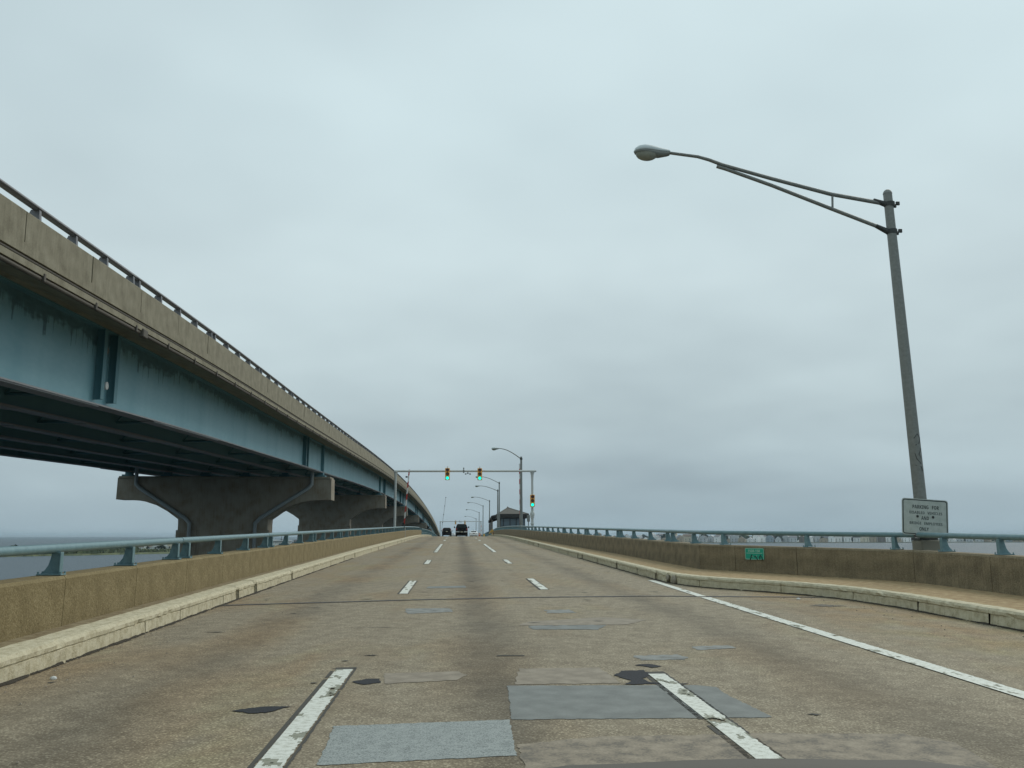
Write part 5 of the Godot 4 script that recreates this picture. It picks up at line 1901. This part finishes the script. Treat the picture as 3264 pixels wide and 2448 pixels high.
# ================================================================ towns across the bay
func house_mesh(w: float, h: float, dp: float, roof_h: float, along: bool, wall: Color, roof: Color) -> ArrayMesh:
	var st := begin()
	vcol = wall
	box(st, Vector3(w, h, dp), at(Vector3(0, h / 2, 0)))
	vcol = Color(0.05, 0.055, 0.06)
	for i in int(w / 4.5):
		var x := -w / 2 + (i + 0.5) * w / int(w / 4.5)
		for y in ([1.6, 4.4] if h > 5.0 else [1.6]):
			box(st, Vector3(1.1, 1.3, 0.06), at(Vector3(x, y, dp / 2 + 0.02)))
	var o := 0.4
	var c := [Vector3(-w / 2 - o, h, dp / 2 + o), Vector3(w / 2 + o, h, dp / 2 + o), Vector3(w / 2 + o, h, -dp / 2 - o), Vector3(-w / 2 - o, h, -dp / 2 - o)]
	if along:
		var a := Vector3(-w / 2 - o, h + roof_h, 0)
		var b := Vector3(w / 2 + o, h + roof_h, 0)
		vcol = roof
		quad(st, c[0], c[1], b, a, Vector3(0, 1, 1))
		quad(st, c[2], c[3], a, b, Vector3(0, 1, -1))
		vcol = wall
		tri(st, c[0], c[3], a, Vector3(-1, 0, 0))
		tri(st, c[1], c[2], b, Vector3(1, 0, 0))
	else:
		var a := Vector3(0, h + roof_h, dp / 2 + o)
		var b := Vector3(0, h + roof_h, -dp / 2 - o)
		vcol = roof
		quad(st, c[1], c[2], b, a, Vector3(1, 1, 0))
		quad(st, c[3], c[0], a, b, Vector3(-1, 1, 0))
		vcol = wall
		tri(st, c[0], c[1], a, Vector3(0, 0, 1))
		tri(st, c[2], c[3], b, Vector3(0, 0, -1))
	vcol = null
	return mesh_of(st)

func tree_mesh(w: float, h: float, seed_: int, tint: Color) -> ArrayMesh:
	var g := RandomNumberGenerator.new()
	g.seed = seed_
	var st := begin()
	vcol = Color(0.06, 0.05, 0.04)
	tube(st, [Vector3.ZERO, Vector3(0.1, h * 0.5, 0)], [0.3, 0.15], 5)
	for k in 26:
		var a := g.randf() * TAU
		var rr := sqrt(g.randf()) * w * 0.5
		var y := h * (0.3 + 0.62 * g.randf() * (1.0 - 0.6 * rr / (w * 0.5)))
		var s := w * g.randf_range(0.10, 0.2)
		vcol = tint * g.randf_range(0.7, 1.35)
		var c := Vector3(cos(a) * rr, y, sin(a) * rr)
		for f in 9:
			var n := Vector3(g.randf() - 0.5, g.randf() - 0.5, g.randf() - 0.5).normalized()
			var t := n.cross(Vector3(0.3, 1, 0.2)).normalized() * s * 0.8
			var b := n.cross(t).normalized() * s * 0.8
			var p := c + n * s * g.randf()
			tri(st, p - t - b, p + t - b * g.randf(), p + b, n)
	vcol = null
	return mesh_of(st)

func place_name(b: float) -> String:
	# where on the shore, told by what stands before it in the picture
	if b > 0.0:
		if b < 12.0: return "far shore by twin rail posts"
		if b < 15.0: return "far shore past twin rail posts"
		if b < 17.6: return "far shore left of green plate"
		if b < 20.3: return "far shore above green plate"
		if b < 22.6: return "far shore right of green plate"
		if b < 25.8: return "far shore left of parking sign"
		if b < 28.6: return "far shore behind parking sign"
		return "far shore right of parking sign"
	if b < -23.0: return "left shore by first rail post"
	if b < -19.0: return "left shore by second rail post"
	if b < -15.0: return "left shore beside nearest pier"
	return "left shore past nearest pier"

func far_towns() -> void:
	var g := RandomNumberGenerator.new()
	g.seed = 404
	var walls := [["white", Color(0.85, 0.85, 0.83)], ["pale grey", Color(0.55, 0.57, 0.58)], ["cream", Color(0.62, 0.56, 0.44)], ["blue grey", Color(0.3, 0.36, 0.41)], ["tan", Color(0.42, 0.34, 0.25)], ["weathered brown", Color(0.2, 0.16, 0.13)]]
	var roofs := [["grey", Color(0.16, 0.16, 0.17)], ["dark", Color(0.06, 0.06, 0.065)], ["brown", Color(0.15, 0.11, 0.085)], ["pale", Color(0.45, 0.45, 0.45)]]
	var rows := []
	var shore_r := [[1.0, 1420.0], [6.0, 1330.0], [12.0, 1290.0], [18.0, 1330.0], [24.0, 1420.0], [30.0, 1560.0], [36.0, 1700.0]]
	var b := 8.6
	while b < 34.5:
		rows.append([b, knots(shore_r, b) + g.randf_range(14.0, 32.0), 1.0])
		b += g.randf_range(0.36, 0.56)
	b = 8.8
	while b < 29.0:
		rows.append([b, knots(shore_r, b) + g.randf_range(70.0, 120.0), 1.25])
		b += g.randf_range(0.5, 0.9)
	b = 9.0
	while b < 27.0:
		rows.append([b, knots(shore_r, b) + g.randf_range(170.0, 260.0), 1.45])
		b += g.randf_range(0.6, 1.1)
	var shore_l := [[-28.0, 515.0], [-22.0, 545.0], [-17.0, 580.0], [-12.0, 620.0], [-7.0, 690.0]]
	b = -19.3
	while b < -8.0:
		for k in 2:
			rows.append([b + g.randf_range(0.0, 0.5), knots(shore_l, b) + g.randf_range(50.0, 100.0) + 90.0 * k, 0.5])
		b += g.randf_range(0.8, 1.3)
	var told := {}
	var homes := []
	for q in rows:
		var wi := 0
		var ri := 0
		var two := false
		var along := false
		var w := 0.0
		var label := ""
		for tries in 14:
			wi = [0, 0, 0, 0, 1, 1, 2, 3, 4, 5][g.randi() % 10]
			ri = g.randi() % 4
			two = g.randf() < 0.65 and q[0] > 0.0
			along = g.randf() < 0.35
			w = g.randf_range(7.0, 11.5)
			var row: String = " back-row" if q[2] > 1.4 else (" second-row" if q[2] > 1.2 else "")
			label = "%s %s%s house, %s %s roof, %s" % [walls[wi][0], "two-storey" if two else "low", row, roofs[ri][0], "side-facing" if along else "gable-front", place_name(q[0])]
			if not told.has(label):
				break
		told[label] = true
		var h: float = (g.randf_range(6.5, 8.6) if two else 4.4) * q[2] * (0.8 if q[0] > 28.0 else 1.0)
		var m := house_mesh(w, h, g.randf_range(8.0, 12.0), g.randf_range(2.2, 4.2), along, walls[wi][1] * g.randf_range(0.85, 1.1), roofs[ri][1] * g.randf_range(0.8, 1.2))
		var o := put(m, "shore_house", M.far_paint)
		o.position = bearing(q[0], q[1], WATER + 1.1)
		o.rotation.y = -deg_to_rad(q[0]) + g.randf_range(-0.4, 0.4)
		tag(o, label, "house", "houses on the right shore" if q[0] > 0 else "houses on the left shore")
		homes.append([q[0], "%s %s house" % [walls[wi][0], "two-storey" if two else "low"]])
	# trees among the houses
	var spots := []
	b = 8.5
	while b < 34.0:
		spots.append([b, knots(shore_r, b) + g.randf_range(8.0, 150.0), 1.1])
		b += g.randf_range(0.35, 0.9)
	b = -27.5
	while b < -9.0:
		spots.append([b, knots(shore_l, b) + g.randf_range(40.0, 90.0), 0.45])
		b += g.randf_range(0.4, 0.9)
	for q in spots:
		var close := "the bank"
		var gap := 1.2
		for hm in homes:
			if absf(hm[0] - q[0]) < gap:
				gap = absf(hm[0] - q[0])
				close = hm[1]
		var label := ""
		var big := false
		var dark := false
		var tall := false
		for tries in 10:
			big = g.randf() < 0.35
			dark = g.randf() < 0.5
			tall = g.randf() < 0.4
			label = "%s %s green tree by %s, %s" % [("large" if big else "small") + (" upright" if tall else " spreading"), "dark" if dark else "mid", close, place_name(q[0])]
			if not told.has(label):
				break
		if told.has(label):
			continue
		told[label] = true
		var w: float = (g.randf_range(11.0, 17.0) if big else g.randf_range(6.0, 10.0)) * q[2] * (0.75 if tall else 1.1)
		var h: float = (g.randf_range(10.0, 13.0) if big else g.randf_range(6.0, 9.0)) * q[2] * (1.2 if tall else 0.95)
		if q[0] < 0.0:
			h = minf(h, 4.2)
		elif q[0] > 27.0:
			h = minf(h, 8.0)
		var m := tree_mesh(w, h, g.randi(), Color(0.03, 0.042, 0.022) if dark else Color(0.055, 0.08, 0.035))
		var o := put(m, "shore_tree", M.foliage)
		o.position = bearing(q[0], q[1], WATER + 1.0)
		tag(o, label, "tree", "trees on the far shores")
	# long green bank and scrub at the water on the left
	var st := begin()
	for k in 2600:
		b = g.randf_range(-34.0, -9.0)
		var dd := knots(shore_l, b) + g.randf_range(4.0, 36.0)
		var p := bearing(b, dd, WATER + 1.0)
		var s := g.randf_range(0.6, 1.7) * (1.5 if b < -19.0 else 0.8)
		vcol = Color(0.10, 0.12, 0.06) * g.randf_range(0.6, 1.5)
		var r := Vector3(g.randf() - 0.5, 0, g.randf() - 0.5).normalized() * s
		tri(st, p - r, p + r, p + Vector3(r.z * 0.3, s * 1.5, 0), Vector3(0, 0, 1))
	var scrub := obj(st, "shore_scrub", M.foliage)
	scrub.set_meta("kind", "stuff")
	tag(scrub, "band of low green scrub along the left shore", "scrub")
	# low white boat shed seen under the rail, right of the nearest pier
	st = begin()
	box(st, Vector3(34, 5.0, 12), at(Vector3(0, 2.5, 0)))
	var shed := thing("boat_shed", "long low white shed on the left shore between two rail posts right of the pier", "shed", bearing(-11.9, 660.0, WATER + 1.2))
	obj(st, "wall", M.gate_white, shed)
	st = begin()
	box(st, Vector3(36, 1.0, 14), at(Vector3(0, 5.6, 0)), 0.2)
	obj(st, "roof", M.sign_back, shed)
	# a thin mast behind it
	st = begin()
	tube(st, [Vector3.ZERO, Vector3(0, 9, 0)], [0.5, 0.15], 6)
	box(st, Vector3(1.6, 0.3, 0.3), at(Vector3(0, 6.5, 0)))
	var mast := obj(st, "mast", M.conduit)
	mast.position = bearing(-10.9, 690.0, WATER + 1.2)
	tag(mast, "thin dark mast on the left shore right of the white shed", "mast")

# ================================================================ small things
func small_things() -> void:
	# steel railings of the lifting span beyond the concrete parapets
	for side in [-1, 1]:
		var a := 139.0 if side < 0 else 170.0
		var r := thing("span_railing", "low blue grey steel railing of the lifting span on the %s beyond the parapet end" % ("left" if side < 0 else "right"), "railing")
		var x := -5.5 if side < 0 else 6.55
		var st := begin()
		for h in [0.35, 0.62, 1.15]:
			var path := []
			for k in 26:
				var d := lerpf(a, 268.0, k / 25.0)
				path.append(V(x, prof(d) + h, d))
			tube(st, path, [0.07 if h > 1.0 else 0.045], 8)
		obj(st, "rail_tube", M.rail_blue, r)
		st = begin()
		box(st, Vector3(0.14, 1.25, 0.14), at(Vector3(0, 0.5, 0)))
		var pm := mesh_of(st)
		var d2 := a
		while d2 < 268.0:
			var o := put(pm, "rail_post", M.rail_blue, r)
			o.position = V(x, prof(d2), d2)
			d2 += 2.4
		st = begin()
		var p2 := []
		for k in 26:
			var d := lerpf(a, 268.0, k / 25.0)
			p2.append(V(x + side * 0.35, prof(d), d))
		sweep(st, p2, PackedVector2Array([Vector2(-0.5, -0.5), Vector2(0.5, -0.5), Vector2(0.5, 0.25), Vector2(-0.5, 0.25)]))
		obj(st, "side_beam", M.rail_blue, r)
	# yellow barrier machine at the end of the right parapet
	var y := prof(166.0)
	var m := thing("barrier_machine", "rusty yellow barrier machine at the end of the right parapet below the house", "machine", V(6.6, y, 166.0))
	var s2 := begin()
	box(s2, Vector3(0.6, 0.9, 0.7), at(Vector3(0.25, 0.75, 0)), 0.05)
	obj(s2, "gear_case", M.rust, m)
	s2 = begin()
	tube(s2, [Vector3(-0.75, 0.5, 0.4), Vector3(-0.4, 1.0, 0.4), Vector3(-0.05, 1.3, 0.4)], [0.1], 7)
	tube(s2, [Vector3(-0.4, 1.0, 0.4), Vector3(-0.1, 0.3, 0.4)], [0.1], 7)
	box(s2, Vector3(0.25, 0.3, 0.2), at(Vector3(-0.1, 0.95, 0.42)), 0.03)
	obj(s2, "yellow_arm", M.machine_yellow, m)
	s2 = begin()
	box(s2, Vector3(0.4, 0.35, 0.3), at(Vector3(0.3, 0.6, 0.55)), 0.04)
	obj(s2, "white_cover", M.gate_white, m)
	# yellow bollard farther on
	s2 = begin()
	tube(s2, [Vector3(0, -0.2, 0), Vector3(0, 0.85, 0), Vector3(0, 0.95, 0)], [0.2, 0.2, 0.1], 10)
	var bo := obj(s2, "bollard", M.machine_yellow)
	bo.position = V(6.15, prof(208.0), 208.0)
	tag(bo, "short yellow bollard at the kerb left of the yellow machine", "bollard")
	# orange drum
	var dr := thing("traffic_drum", "orange traffic drum at the right edge beyond the white car", "traffic drum", V(6.0, prof(246.0) + 0.9, 246.0))
	s2 = begin()
	tube(s2, [Vector3(0, 0, 0), Vector3(0, 0.4, 0), Vector3(0, 0.9, 0), Vector3(0, 1.05, 0)], [0.32, 0.29, 0.24, 0.15], 12)
	obj(s2, "drum", M.gate_orange, dr)
	for h in [0.3, 0.65]:
		s2 = begin()
		tube(s2, [Vector3(0, h, 0), Vector3(0, h + 0.12, 0)], [0.312 - h * 0.06, 0.305 - h * 0.06], 12)
		obj(s2, "band", M.gate_white, dr)
	# bits of litter by the kerbs
	for q in [[7.55, 19.7, 0.05, "white scrap of litter by the right kerb"], [-4.3, 10.15, 0.04, "white scrap of litter by the left kerb"]]:
		s2 = begin()
		ball(s2, Vector3(0, 0.012, 0), Vector3(q[2], 0.025, q[2] * 0.7), 4, 7)
		var o := obj(s2, "litter", M.litter_white)
		o.position = V(q[0], prof(q[1]), q[1])
		tag(o, q[3], "litter")
